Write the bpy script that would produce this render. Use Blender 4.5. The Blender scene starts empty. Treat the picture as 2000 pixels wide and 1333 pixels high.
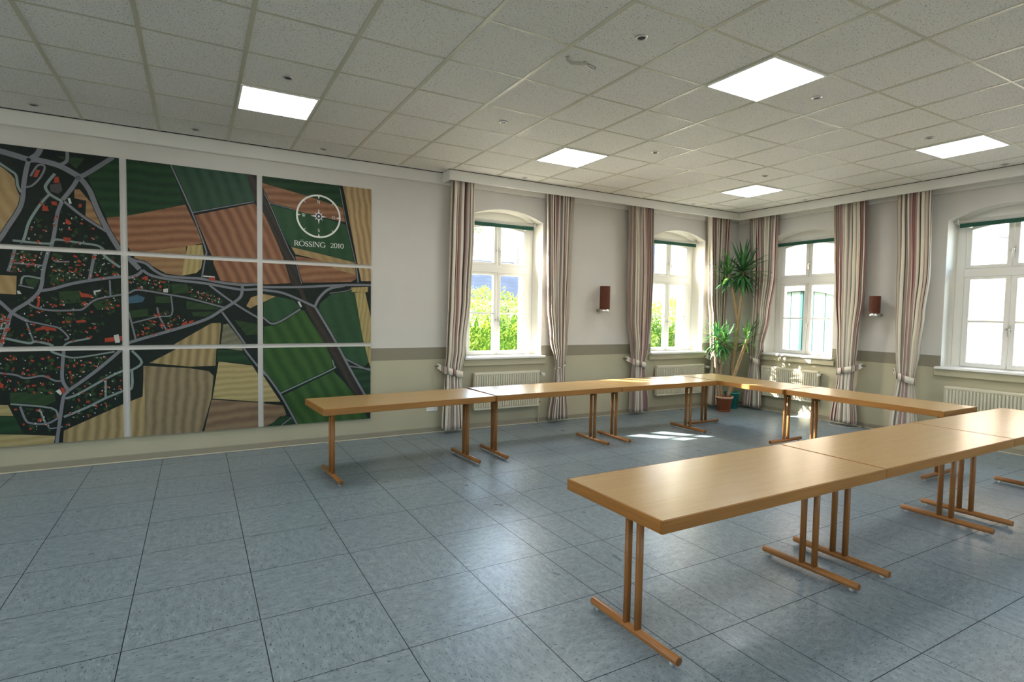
import bpy, math, random
from mathutils import Vector, Matrix

S = bpy.context.scene
COL = S.collection

# ------------------------------------------------------------------ camera
cam_data = bpy.data.cameras.new('camera')
cam_data.sensor_width = 36.0
cam_data.lens = 36.0 * 1092.2 / 2000.0
cam_data.clip_end = 200
cam = bpy.data.objects.new('camera', cam_data)
COL.objects.link(cam)
YAW, PITCH, ROLL = 0.5147, -0.0502, 0.0168
fw = Vector((math.sin(YAW) * math.cos(PITCH), math.cos(YAW) * math.cos(PITCH), math.sin(PITCH)))
rt = Vector((math.cos(YAW), -math.sin(YAW), 0))
up = rt.cross(fw)
r2 = rt * math.cos(ROLL) + up * math.sin(ROLL)
u2 = -rt * math.sin(ROLL) + up * math.cos(ROLL)
M3 = Matrix((r2, u2, -fw)).transposed()
cam.matrix_world = Matrix.Translation((1.5548, -6.2718, 1.5916)) @ M3.to_4x4()
S.camera = cam

# ------------------------------------------------------------------ exposure, sky, sun
S.view_settings.view_transform = 'Standard'
S.view_settings.look = 'None'
S.view_settings.gamma = 1.0
S.view_settings.use_curve_mapping = False
S.view_settings.exposure = 0.45

world = bpy.data.worlds.new('sky')
S.world = world
world.use_nodes = True
wn = world.node_tree.nodes
wl = world.node_tree.links
wn.clear()
w_out = wn.new('ShaderNodeOutputWorld')
w_bg = wn.new('ShaderNodeBackground')
w_sky = wn.new('ShaderNodeTexSky')
w_sky.sky_type = 'NISHITA'
w_sky.sun_disc = False
w_sky.sun_elevation = math.radians(30.8)
w_sky.sun_rotation = math.radians(-43.8)
w_sky.air_density = 1.0
w_sky.dust_density = 2.0
w_bg.inputs['Strength'].default_value = 8.0
w_mix = wn.new('ShaderNodeMix')           # thin bright cloud over the blue
w_mix.data_type = 'RGBA'
w_mix.inputs[0].default_value = 0.68
w_mix.inputs[7].default_value = (0.22, 0.216, 0.208, 1)
wl.new(w_sky.outputs[0], w_mix.inputs[6])
wl.new(w_mix.outputs[2], w_bg.inputs['Color'])
wl.new(w_bg.outputs[0], w_out.inputs['Surface'])

sun_data = bpy.data.lights.new('sun', 'SUN')
sun_data.energy = 45.0
sun_data.angle = math.radians(0.6)
sun_data.color = (1.0, 0.96, 0.9)
sun = bpy.data.objects.new('sun', sun_data)
COL.objects.link(sun)
sun.rotation_euler = Vector((0.96, -1.0, -0.827)).to_track_quat('-Z', 'Y').to_euler()
PANEL_EMISSION = 13.0

S.cycles.use_denoising = True
S.cycles.max_bounces = 10
S.cycles.diffuse_bounces = 6
S.cycles.glossy_bounces = 4
S.cycles.transparent_max_bounces = 16
S.cycles.sample_clamp_indirect = 12.0
S.cycles.caustics_reflective = False
S.cycles.caustics_refractive = False

# ------------------------------------------------------------------ the room's measures
YW, XW, ZC = 0.58, 10.06, 3.381          # left wall, right wall, ceiling
XB, YB = -5.0, -8.4                       # walls behind the camera
SILL, SPRING, RISE = 0.985, 2.885, 0.13
WH = 0.595                                # half width of a window niche
D_FRAME, D_OUT = 0.27, 0.55
WIN_LEFT = [5.317, 8.64]
WIN_RIGHT = [-0.63, -3.265, -5.90]
WIN_BACK_ADDED = [-6.6, -4.1, -1.6]              # unseen windows added in the end wall left of the camera for extra daylight
WIN_NEAR_ADDED = [4.2, 7.5]           # unseen windows added behind the camera, facing the map wall, as fill daylight
TABLE_H, TABLE_W = 0.72, 0.69

# ------------------------------------------------------------------ helpers
def smooth(me):
    for p in me.polygons:
        p.use_smooth = True

class MB:
    """collects geometry for one mesh object"""
    def __init__(self):
        self.v = []; self.f = []; self.m = []; self.uv = {}; self.s = []
    def vert(self, p):
        self.v.append(tuple(p)); return len(self.v) - 1
    def face(self, idx, mat=0, uv=None, sm=False):
        self.f.append(list(idx)); self.m.append(mat); self.s.append(sm)
        if uv is not None: self.uv[len(self.f) - 1] = uv
    def poly(self, pts, mat=0, uv=None, sm=False):
        self.face([self.vert(p) for p in pts], mat, uv, sm)
    def box(self, x0, x1, y0, y1, z0, z1, mat=0, bev=0.0):
        if x1 < x0: x0, x1 = x1, x0
        if y1 < y0: y0, y1 = y1, y0
        if z1 < z0: z0, z1 = z1, z0
        b = min(bev, (x1 - x0) * .45, (y1 - y0) * .45, (z1 - z0) * .45)
        if b <= 0:
            i = [self.vert(p) for p in ((x0,y0,z0),(x1,y0,z0),(x1,y1,z0),(x0,y1,z0),(x0,y0,z1),(x1,y0,z1),(x1,y1,z1),(x0,y1,z1))]
            for q in ((3,2,1,0),(4,5,6,7),(0,1,5,4),(1,2,6,5),(2,3,7,6),(3,0,4,7)):
                self.face([i[k] for k in q], mat)
            return
        # chamfered box
        X = (x0, x1); Y = (y0, y1); Z = (z0, z1)
        def c(ix, iy, iz, ax):
            sx = b if ix == 0 else -b; sy = b if iy == 0 else -b; sz = b if iz == 0 else -b
            return (X[ix] + (0 if ax == 0 else sx), Y[iy] + (0 if ax == 1 else sy), Z[iz] + (0 if ax == 2 else sz))
        I = {}
        for ix in (0,1):
            for iy in (0,1):
                for iz in (0,1):
                    for ax in (0,1,2):
                        I[ix,iy,iz,ax] = self.vert(c(ix,iy,iz,ax))
        for s in (0,1):
            o = 1 if s else -1
            def add(l):
                self.face(l if o > 0 else l[::-1], mat)
            add([I[s,0,0,0], I[s,1,0,0], I[s,1,1,0], I[s,0,1,0]])
            add([I[0,s,0,1], I[0,s,1,1], I[1,s,1,1], I[1,s,0,1]])
            add([I[0,0,s,2], I[1,0,s,2], I[1,1,s,2], I[0,1,s,2]])
        for a in (0,1):
            for c_ in (0,1):
                l = [I[0,a,c_,1], I[1,a,c_,1], I[1,a,c_,2], I[0,a,c_,2]]
                self.face(l if (a == c_) == False else l[::-1], mat)
                l = [I[a,0,c_,0], I[a,1,c_,0], I[a,1,c_,2], I[a,0,c_,2]]
                self.face(l if a == c_ else l[::-1], mat)
                l = [I[a,c_,0,0], I[a,c_,1,0], I[a,c_,1,1], I[a,c_,0,1]]
                self.face(l if (a == c_) == False else l[::-1], mat)
        for ix in (0,1):
            for iy in (0,1):
                for iz in (0,1):
                    l = [I[ix,iy,iz,0], I[ix,iy,iz,1], I[ix,iy,iz,2]]
                    self.face(l if (ix + iy + iz) % 2 else l[::-1], mat)
    def tube(self, pts, r, n=10, mat=0, caps=True, mat_cap=None, sm=True):
        pts = [Vector(p) for p in pts]
        rr = r if isinstance(r, (list, tuple)) else [r] * len(pts)
        rings = []
        ref = None
        for k, p in enumerate(pts):
            t = (pts[min(k + 1, len(pts) - 1)] - pts[max(k - 1, 0)]).normalized()
            if ref is None:
                ref = Vector((0, 0, 1)) if abs(t.z) < .9 else Vector((1, 0, 0))
            a = (ref - t * ref.dot(t)).normalized(); ref = a
            b = t.cross(a)
            rings.append([self.vert(p + (a * math.cos(2*math.pi*i/n) + b * math.sin(2*math.pi*i/n)) * rr[k]) for i in range(n)])
        for k in range(len(rings) - 1):
            A, B = rings[k], rings[k + 1]
            for i in range(n):
                self.face([A[i], A[(i+1) % n], B[(i+1) % n], B[i]], mat, sm=sm)
        if caps:
            mc = mat if mat_cap is None else mat_cap
            self.face(rings[0][::-1], mc); self.face(rings[-1], mc)
    def lathe(self, prof, n=24, c=(0,0,0), mat=0, sm=True, cap0=False, cap1=False):
        rings = [[self.vert((c[0] + r*math.cos(2*math.pi*i/n), c[1] + r*math.sin(2*math.pi*i/n), c[2] + z)) for i in range(n)] for r, z in prof]
        for k in range(len(rings) - 1):
            A, B = rings[k], rings[k + 1]
            for i in range(n):
                self.face([A[i], A[(i+1) % n], B[(i+1) % n], B[i]], mat, sm=sm)
        if cap0: self.face(rings[0][::-1], mat)
        if cap1: self.face(rings[-1], mat)
    def build(self, name, mats, parent=None, **props):
        me = bpy.data.meshes.new(name)
        me.from_pydata(self.v, [], self.f)
        if not isinstance(mats, (list, tuple)): mats = [mats]
        for m in mats: me.materials.append(m)
        me.polygons.foreach_set('material_index', self.m)
        me.polygons.foreach_set('use_smooth', self.s)
        if self.uv:
            l = me.uv_layers.new(name='UVMap')
            for fi, uvs in self.uv.items():
                for k, li in enumerate(me.polygons[fi].loop_indices):
                    l.data[li].uv = uvs[k]
        me.update()
        o = bpy.data.objects.new(name, me)
        COL.objects.link(o)
        if parent is not None: o.parent = parent
        for k, v in props.items(): o[k] = v
        return o

def empty(name, loc=(0,0,0), rz=0.0):
    o = bpy.data.objects.new(name, None)
    o.empty_display_size = 0.1
    COL.objects.link(o); o.location = loc; o.rotation_euler = (0, 0, rz)
    return o

def tag(o, label, cat, group=None):
    o['label'] = label; o['category'] = cat
    if group: o['group'] = group
    return o

def structure(o):
    o['kind'] = 'structure'; return o

def copy_tree(o, parent=None):
    c = o.copy(); COL.objects.link(c)
    if parent is not None: c.parent = parent
    for ch in list(o.children): copy_tree(ch, c)
    return c

# ------------------------------------------------------------------ materials
def new_mat(name):
    m = bpy.data.materials.new(name); m.use_nodes = True
    n = m.node_tree.nodes; l = m.node_tree.links
    return m, n, l, n['Principled BSDF']

def plain(name, col, rough=0.6, spec=0.4, metal=0.0, noise=0.0, nscale=8.0, bump=0.0, bscale=60.0, coat=0.0):
    m, n, l, b = new_mat(name)
    b.inputs['Base Color'].default_value = (*col, 1)
    b.inputs['Roughness'].default_value = rough
    b.inputs['Specular IOR Level'].default_value = spec
    b.inputs['Metallic'].default_value = metal
    b.inputs['Coat Weight'].default_value = coat
    tc = n.new('ShaderNodeTexCoord')
    if noise > 0:
        t = n.new('ShaderNodeTexNoise'); t.inputs['Scale'].default_value = nscale; t.inputs['Detail'].default_value = 5
        l.new(tc.outputs['Object'], t.inputs['Vector'])
        mx = n.new('ShaderNodeMix'); mx.data_type = 'RGBA'
        mx.inputs[6].default_value = (*[c * (1 - noise) for c in col], 1)
        mx.inputs[7].default_value = (*[min(1, c * (1 + noise)) for c in col], 1)
        l.new(t.outputs['Fac'], mx.inputs[0]); l.new(mx.outputs[2], b.inputs['Base Color'])
    if bump > 0:
        t2 = n.new('ShaderNodeTexNoise'); t2.inputs['Scale'].default_value = bscale; t2.inputs['Detail'].default_value = 4
        l.new(tc.outputs['Object'], t2.inputs['Vector'])
        bp = n.new('ShaderNodeBump'); bp.inputs['Strength'].default_value = bump; bp.inputs['Distance'].default_value = 0.004
        l.new(t2.outputs['Fac'], bp.inputs['Height']); l.new(bp.outputs['Normal'], b.inputs['Normal'])
    return m

def emission(name, col, s):
    m = bpy.data.materials.new(name); m.use_nodes = True
    n = m.node_tree.nodes; l = m.node_tree.links; n.clear()
    o = n.new('ShaderNodeOutputMaterial'); e = n.new('ShaderNodeEmission')
    e.inputs[0].default_value = (*col, 1); e.inputs[1].default_value = s
    l.new(e.outputs[0], o.inputs[0]); return m

def glass_mat():
    m = bpy.data.materials.new('window_glass'); m.use_nodes = True
    n = m.node_tree.nodes; l = m.node_tree.links; n.clear()
    o = n.new('ShaderNodeOutputMaterial'); t = n.new('ShaderNodeBsdfTransparent'); g = n.new('ShaderNodeBsdfGlossy')
    t.inputs[0].default_value = (0.96, 0.98, 0.97, 1); g.inputs['Roughness'].default_value = 0.02
    lw = n.new('ShaderNodeFresnel'); lw.inputs['IOR'].default_value = 1.25
    mx = n.new('ShaderNodeMixShader')
    l.new(lw.outputs[0], mx.inputs[0]); l.new(t.outputs[0], mx.inputs[1]); l.new(g.outputs[0], mx.inputs[2]); l.new(mx.outputs[0], o.inputs[0])
    return m

def wall_paint():
    """grey-white above, taupe band at chair-rail height, beige below"""
    m, n, l, b = new_mat('wall_paint')
    b.inputs['Roughness'].default_value = 0.7
    b.inputs['Specular IOR Level'].default_value = 0.25
    tc = n.new('ShaderNodeTexCoord'); sp = n.new('ShaderNodeSeparateXYZ')
    l.new(tc.outputs['Object'], sp.inputs[0])
    mr = n.new('ShaderNodeMath'); mr.operation = 'DIVIDE'; mr.inputs[1].default_value = 4.0
    l.new(sp.outputs['Z'], mr.inputs[0])
    cr = n.new('ShaderNodeValToRGB'); cr.color_ramp.interpolation = 'CONSTANT'
    e = cr.color_ramp.elements
    e[0].position = 0.0; e[0].color = (0.46, 0.425, 0.30, 1)
    e[1].position = 0.955 / 4; e[1].color = (0.26, 0.235, 0.175, 1)
    k = e.new(1.115 / 4); k.color = (0.63, 0.607, 0.565, 1)
    l.new(mr.outputs[0], cr.inputs[0])
    t = n.new('ShaderNodeTexNoise'); t.inputs['Scale'].default_value = 2.2; t.inputs['Detail'].default_value = 6
    l.new(tc.outputs['Object'], t.inputs['Vector'])
    mr2 = n.new('ShaderNodeMapRange'); mr2.inputs[3].default_value = 0.93; mr2.inputs[4].default_value = 1.05
    l.new(t.outputs['Fac'], mr2.inputs[0])
    mx = n.new('ShaderNodeMix'); mx.data_type = 'RGBA'; mx.blend_type = 'MULTIPLY'; mx.inputs[0].default_value = 1
    l.new(cr.outputs[0], mx.inputs[6]); l.new(mr2.outputs[0], mx.inputs[7]); l.new(mx.outputs[2], b.inputs['Base Color'])
    t2 = n.new('ShaderNodeTexNoise'); t2.inputs['Scale'].default_value = 90; t2.inputs['Detail'].default_value = 3
    l.new(tc.outputs['Object'], t2.inputs['Vector'])
    bp = n.new('ShaderNodeBump'); bp.inputs['Strength'].default_value = 0.15; bp.inputs['Distance'].default_value = 0.003
    l.new(t2.outputs['Fac'], bp.inputs['Height']); l.new(bp.outputs['Normal'], b.inputs['Normal'])
    return m

def wood(name, c1, c2, rough, axis='X', scale=1.0, spec=0.5, coat=0.0, clump=0.5):
    """fine straight grain along one local axis"""
    m, n, l, b = new_mat(name)
    tc = n.new('ShaderNodeTexCoord'); mp = n.new('ShaderNodeMapping')
    sc = {'X': (1.2, 28, 28), 'Y': (28, 1.2, 28), 'Z': (28, 28, 1.2)}[axis]
    mp.inputs['Scale'].default_value = [s * scale for s in sc]
    l.new(tc.outputs['Object'], mp.inputs[0])
    t = n.new('ShaderNodeTexNoise'); t.inputs['Scale'].default_value = 2.0; t.inputs['Detail'].default_value = 8; t.inputs['Roughness'].default_value = 0.65; t.inputs['Distortion'].default_value = 0.3
    l.new(mp.outputs[0], t.inputs['Vector'])
    cr = n.new('ShaderNodeValToRGB')
    cr.color_ramp.elements[0].position = 0.5 - clump * .4; cr.color_ramp.elements[0].color = (*c1, 1)
    cr.color_ramp.elements[1].position = 0.5 + clump * .4; cr.color_ramp.elements[1].color = (*c2, 1)
    l.new(t.outputs['Fac'], cr.inputs[0]); l.new(cr.outputs[0], b.inputs['Base Color'])
    b.inputs['Roughness'].default_value = rough; b.inputs['Specular IOR Level'].default_value = spec
    b.inputs['Coat Weight'].default_value = coat; b.inputs['Coat Roughness'].default_value = 0.15
    return m

def floor_mat():
    m, n, l, b = new_mat('vinyl_floor_tile')
    uv = n.new('ShaderNodeTexCoord')
    mp = n.new('ShaderNodeMapping'); mp.inputs['Scale'].default_value = (11, 22, 1)
    l.new(uv.outputs['UV'], mp.inputs[0])
    t = n.new('ShaderNodeTexNoise'); t.inputs['Scale'].default_value = 1.3; t.inputs['Detail'].default_value = 7; t.inputs['Roughness'].default_value = 0.7
    l.new(mp.outputs[0], t.inputs['Vector'])
    cr = n.new('ShaderNodeValToRGB'); e = cr.color_ramp.elements
    e[0].position = 0.30; e[0].color = (0.135, 0.178, 0.20, 1)
    e[1].position = 0.72; e[1].color = (0.28, 0.34, 0.365, 1)
    l.new(t.outputs['Fac'], cr.inputs[0])
    # dark flecks, drawn out along each tile's own direction
    mp2 = n.new('ShaderNodeMapping'); mp2.inputs['Scale'].default_value = (46, 118, 1)
    l.new(uv.outputs['UV'], mp2.inputs[0])
    t2 = n.new('ShaderNodeTexNoise'); t2.inputs['Scale'].default_value = 1.0; t2.inputs['Detail'].default_value = 2.0; t2.inputs['Roughness'].default_value = 0.5
    l.new(mp2.outputs[0], t2.inputs['Vector'])
    r2 = n.new('ShaderNodeMapRange'); r2.inputs[1].default_value = 0.61; r2.inputs[2].default_value = 0.70
    l.new(t2.outputs['Fac'], r2.inputs[0])
    mx = n.new('ShaderNodeMix'); mx.data_type = 'RGBA'; mx.inputs[7].default_value = (0.035, 0.045, 0.05, 1)
    l.new(r2.outputs[0], mx.inputs[0]); l.new(cr.outputs[0], mx.inputs[6])
    # pale flecks
    t4 = n.new('ShaderNodeTexNoise'); t4.inputs['Scale'].default_value = 1.0; t4.inputs['Detail'].default_value = 2.0
    mp4 = n.new('ShaderNodeMapping'); mp4.inputs['Scale'].default_value = (26, 80, 1); mp4.inputs['Location'].default_value = (7, 3, 0)
    l.new(uv.outputs['UV'], mp4.inputs[0]); l.new(mp4.outputs[0], t4.inputs['Vector'])
    r4 = n.new('ShaderNodeMapRange'); r4.inputs[1].default_value = 0.64; r4.inputs[2].default_value = 0.74; r4.inputs[4].default_value = 0.55
    l.new(t4.outputs['Fac'], r4.inputs[0])
    mx4 = n.new('ShaderNodeMix'); mx4.data_type = 'RGBA'; mx4.inputs[7].default_value = (0.46, 0.49, 0.49, 1)
    l.new(r4.outputs[0], mx4.inputs[0]); l.new(mx.outputs[2], mx4.inputs[6]); l.new(mx4.outputs[2], b.inputs['Base Color'])
    # wear in the polish
    t3 = n.new('ShaderNodeTexNoise'); t3.inputs['Scale'].default_value = 5.0; t3.inputs['Detail'].default_value = 6
    l.new(uv.outputs['Object'], t3.inputs['Vector'])
    r3 = n.new('ShaderNodeMapRange'); r3.inputs[3].default_value = 0.22; r3.inputs[4].default_value = 0.40
    l.new(t3.outputs['Fac'], r3.inputs[0]); l.new(r3.outputs[0], b.inputs['Roughness'])
    b.inputs['Specular IOR Level'].default_value = 0.5
    bp = n.new('ShaderNodeBump'); bp.inputs['Strength'].default_value = 0.06; bp.inputs['Distance'].default_value = 0.003
    l.new(t3.outputs['Fac'], bp.inputs['Height']); l.new(bp.outputs['Normal'], b.inputs['Normal'])
    return m

def ceiling_mat():
    m, n, l, b = new_mat('mineral_fibre_tile')
    tc = n.new('ShaderNodeTexCoord')
    t = n.new('ShaderNodeTexNoise'); t.inputs['Scale'].default_value = 95; t.inputs['Detail'].default_value = 4; t.inputs['Roughness'].default_value = 0.7
    l.new(tc.outputs['Object'], t.inputs['Vector'])
    cr = n.new('ShaderNodeValToRGB'); e = cr.color_ramp.elements
    e[0].position = 0.34; e[0].color = (0.22, 0.21, 0.18, 1)
    e[1].position = 0.43; e[1].color = (0.82, 0.80, 0.74, 1)
    l.new(t.outputs['Fac'], cr.inputs[0]); l.new(cr.outputs[0], b.inputs['Base Color'])
    b.inputs['Roughness'].default_value = 0.85; b.inputs['Specular IOR Level'].default_value = 0.2
    bp = n.new('ShaderNodeBump'); bp.inputs['Strength'].default_value = 0.5; bp.inputs['Distance'].default_value = 0.006
    l.new(t.outputs['Fac'], bp.inputs['Height']); l.new(bp.outputs['Normal'], b.inputs['Normal'])
    return m

def curtain_mat():
    m, n, l, b = new_mat('striped_curtain_cloth')
    uv = n.new('ShaderNodeTexCoord'); sp = n.new('ShaderNodeSeparateXYZ'); l.new(uv.outputs['UV'], sp.inputs[0])
    fr = n.new('ShaderNodeMath'); fr.operation = 'FRACT'; l.new(sp.outputs['X'], fr.inputs[0])
    cr = n.new('ShaderNodeValToRGB'); cr.color_ramp.interpolation = 'CONSTANT'
    cream = (0.78, 0.715, 0.60); taupe = (0.30, 0.25, 0.21); rose = (0.40, 0.25, 0.235); red = (0.22, 0.035, 0.045); beige = (0.58, 0.50, 0.41); grey = (0.42, 0.37, 0.33)
    stops = [(0, cream), (.11, red), (.125, rose), (.165, cream), (.27, taupe), (.325, beige), (.41, red), (.425, rose), (.465, grey), (.51, cream), (.66, taupe), (.71, rose), (.735, cream), (.83, red), (.85, taupe), (.90, cream)]
    e = cr.color_ramp.elements
    e[0].position = 0; e[0].color = (*stops[0][1], 1); e[1].position = stops[1][0]; e[1].color = (*stops[1][1], 1)
    for p_, c_ in stops[2:]:
        k = e.new(p_); k.color = (*c_, 1)
    l.new(fr.outputs[0], cr.inputs[0])
    t = n.new('ShaderNodeTexNoise'); t.inputs['Scale'].default_value = 260; t.inputs['Detail'].default_value = 2
    l.new(uv.outputs['Object'], t.inputs['Vector'])
    mr = n.new('ShaderNodeMapRange'); mr.inputs[3].default_value = 0.88; mr.inputs[4].default_value = 1.1
    l.new(t.outputs['Fac'], mr.inputs[0])
    mx = n.new('ShaderNodeMix'); mx.data_type = 'RGBA'; mx.blend_type = 'MULTIPLY'; mx.inputs[0].default_value = 1
    l.new(cr.outputs[0], mx.inputs[6]); l.new(mr.outputs[0], mx.inputs[7]); l.new(mx.outputs[2], b.inputs['Base Color'])
    b.inputs['Roughness'].default_value = 0.85; b.inputs['Specular IOR Level'].default_value = 0.15
    b.inputs['Sheen Weight'].default_value = 0.15
    out = n['Material Output']
    tr = n.new('ShaderNodeBsdfTranslucent'); l.new(mx.outputs[2], tr.inputs[0])
    ms = n.new('ShaderNodeMixShader'); ms.inputs[0].default_value = 0.14
    l.new(b.outputs[0], ms.inputs[1]); l.new(tr.outputs[0], ms.inputs[2]); l.new(ms.outputs[0], out.inputs[0])
    return m

def leaf_mat(name, c1, c2, trans=0.3, scale=6.0, rough=0.4):
    m, n, l, b = new_mat(name)
    tc = n.new('ShaderNodeTexCoord'); t = n.new('ShaderNodeTexNoise'); t.inputs['Scale'].default_value = scale; t.inputs['Detail'].default_value = 3
    l.new(tc.outputs['Object'], t.inputs['Vector'])
    cr = n.new('ShaderNodeValToRGB'); e = cr.color_ramp.elements
    e[0].position = .35; e[0].color = (*c1, 1); e[1].position = .65; e[1].color = (*c2, 1)
    l.new(t.outputs['Fac'], cr.inputs[0]); l.new(cr.outputs[0], b.inputs['Base Color'])
    b.inputs['Roughness'].default_value = rough
    tr = n.new('ShaderNodeBsdfTranslucent'); l.new(cr.outputs[0], tr.inputs[0])
    ms = n.new('ShaderNodeMixShader'); ms.inputs[0].default_value = trans
    l.new(b.outputs[0], ms.inputs[1]); l.new(tr.outputs[0], ms.inputs[2]); l.new(ms.outputs[0], n['Material Output'].inputs[0])
    return m

def brick_mat(name, c1, c2, mortar, scale=1.0, axis='YZ', bw=0.25, rh=0.075):
    m, n, l, b = new_mat(name)
    tc = n.new('ShaderNodeTexCoord'); sp = n.new('ShaderNodeSeparateXYZ'); cb = n.new('ShaderNodeCombineXYZ')
    l.new(tc.outputs['Object'], sp.inputs[0])
    l.new(sp.outputs[axis[0]], cb.inputs[0]); l.new(sp.outputs[axis[1]], cb.inputs[1])
    t = n.new('ShaderNodeTexBrick'); t.inputs['Scale'].default_value = scale
    t.inputs['Brick Width'].default_value = bw; t.inputs['Row Height'].default_value = rh; t.inputs['Mortar Size'].default_value = 0.006
    t.inputs['Color1'].default_value = (*c1, 1); t.inputs['Color2'].default_value = (*c2, 1); t.inputs['Mortar'].default_value = (*mortar, 1)
    l.new(cb.outputs[0], t.inputs['Vector']); l.new(t.outputs['Color'], b.inputs['Base Color'])
    b.inputs['Roughness'].default_value = 0.85
    return m

def paint_field(name, c1, c2, angle, scale, amt=0.5):
    """brushed paint with furrows running at an angle in the picture plane (x,z)"""
    m, n, l, b = new_mat(name)
    tc = n.new('ShaderNodeTexCoord'); mp = n.new('ShaderNodeMapping')
    mp.inputs['Rotation'].default_value = (0, math.radians(angle), 0)
    l.new(tc.outputs['Object'], mp.inputs[0])
    w = n.new('ShaderNodeTexWave'); w.wave_type = 'BANDS'; w.bands_direction = 'Z'
    w.inputs['Scale'].default_value = scale; w.inputs['Distortion'].default_value = 3.2; w.inputs['Detail'].default_value = 4; w.inputs['Detail Scale'].default_value = 0.8
    l.new(mp.outputs[0], w.inputs['Vector'])
    t = n.new('ShaderNodeTexNoise'); t.inputs['Scale'].default_value = 16; t.inputs['Detail'].default_value = 6
    l.new(tc.outputs['Object'], t.inputs['Vector'])
    ad = n.new('ShaderNodeMix'); ad.data_type = 'FLOAT'; ad.inputs[0].default_value = 1 - amt
    l.new(w.outputs['Fac'], ad.inputs[2]); l.new(t.outputs['Fac'], ad.inputs[3])
    mx = n.new('ShaderNodeMix'); mx.data_type = 'RGBA'
    mx.inputs[6].default_value = (*c1, 1); mx.inputs[7].default_value = (*c2, 1)
    l.new(ad.outputs[0], mx.inputs[0]); l.new(mx.outputs[2], b.inputs['Base Color'])
    b.inputs['Roughness'].default_value = 0.6; b.inputs['Specular IOR Level'].default_value = 0.3
    return m

M_wall = wall_paint()
M_reveal = plain('niche_plaster', (0.78, 0.755, 0.68), 0.7, 0.25, noise=.04, nscale=5, bump=.1)
M_render = plain('outer_render', (0.80, 0.78, 0.72), 0.85, 0.2, noise=.05, nscale=3)
M_beige = plain('beige_wall_paint', (0.46, 0.425, 0.30), 0.7, 0.25, noise=.04, nscale=4)
M_base = plain('skirting_paint', (0.30, 0.265, 0.19), 0.55, 0.35, noise=.05, nscale=4)
M_bead = plain('skirting_bead', (0.52, 0.47, 0.36), 0.5, 0.35)
M_white = plain('white_lacquer', (0.80, 0.79, 0.74), 0.4, 0.45, noise=.02, nscale=3)
M_cornice = plain('cornice_paint', (0.74, 0.73, 0.69), 0.6, 0.3, noise=.03, nscale=3)
M_gap = plain('shadow_gap', (0.06, 0.055, 0.045), 0.9, 0.1)
M_sill = plain('white_sill', (0.84, 0.83, 0.80), 0.35, 0.5)
M_glass = glass_mat()
M_floor = floor_mat()
M_seam = plain('floor_seam', (0.018, 0.024, 0.03), 0.7, 0.3)
M_ceil = ceiling_mat()
M_grid = plain('ceiling_grid_bar', (0.57, 0.545, 0.42), 0.38, 0.5, noise=.05, nscale=4)
M_chrome = plain('brushed_metal', (0.62, 0.61, 0.58), 0.3, 0.5, metal=1.0)
M_steel = plain('dark_steel', (0.05, 0.055, 0.06), 0.45, 0.5, metal=0.6)
M_panel = emission('lit_diffuser', (0.97, 0.99, 1.0), PANEL_EMISSION)
M_top = wood('beech_laminate', (0.40, 0.24, 0.088), (0.49, 0.305, 0.12), 0.27, 'X', 1.0, 0.85, clump=.7)
M_edge = wood('beech_edge', (0.25, 0.102, 0.018), (0.36, 0.158, 0.032), 0.4, 'X', 1.0, 0.4)
M_edge_y = wood('beech_edge_short', (0.25, 0.102, 0.018), (0.36, 0.158, 0.032), 0.4, 'Y', 1.0, 0.4)
M_leg = wood('beech_round_bar_z', (0.27, 0.105, 0.026), (0.42, 0.18, 0.05), 0.36, 'Z', 1.0, 0.4)
M_foot = wood('beech_round_bar_y', (0.27, 0.105, 0.026), (0.42, 0.18, 0.05), 0.36, 'Y', 1.0, 0.4)
M_endgrain = plain('beech_end_grain', (0.20, 0.085, 0.03), 0.55, 0.3, noise=.2, nscale=60)
M_glide = plain('clear_plastic_glide', (0.55, 0.58, 0.58), 0.3, 0.5)
M_curtain = curtain_mat()
M_tie = M_curtain
M_radiator = plain('radiator_enamel', (0.62, 0.575, 0.44), 0.35, 0.5)
M_valve = plain('valve_cap', (0.66, 0.63, 0.55), 0.45, 0.4)
M_shade = plain('russet_shade', (0.11, 0.036, 0.02), 0.75, 0.25, noise=.3, nscale=40)
M_blind_g = plain('green_blind_rail', (0.015, 0.085, 0.055), 0.6, 0.3)
M_blind_w = plain('blind_roll', (0.62, 0.61, 0.56), 0.6, 0.3)
M_terra = plain('terracotta', (0.36, 0.115, 0.055), 0.8, 0.2, noise=.18, nscale=14)
M_terra_rim = plain('terracotta_rim', (0.55, 0.34, 0.24), 0.8, 0.2, noise=.15, nscale=14)
M_teal = plain('teal_glaze', (0.02, 0.24, 0.22), 0.3, 0.5)
M_soil = plain('potting_soil', (0.035, 0.022, 0.014), 0.95, 0.1, noise=.4, nscale=60)
M_bark = plain('yucca_bark', (0.36, 0.25, 0.14), 0.9, 0.1, noise=.45, nscale=45, bump=.8, bscale=50)
M_yucca = leaf_mat('yucca_leaf', (0.03, 0.125, 0.05), (0.085, 0.27, 0.07), 0.25, 4.0, 0.35)
M_yucca_lt = leaf_mat('yucca_leaf_young', (0.09, 0.27, 0.05), (0.24, 0.48, 0.09), 0.35, 5.0, 0.4)
M_socket = plain('socket_plastic', (0.78, 0.77, 0.73), 0.4, 0.5)
M_cable = plain('grey_cable', (0.42, 0.40, 0.37), 0.5, 0.4)
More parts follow.
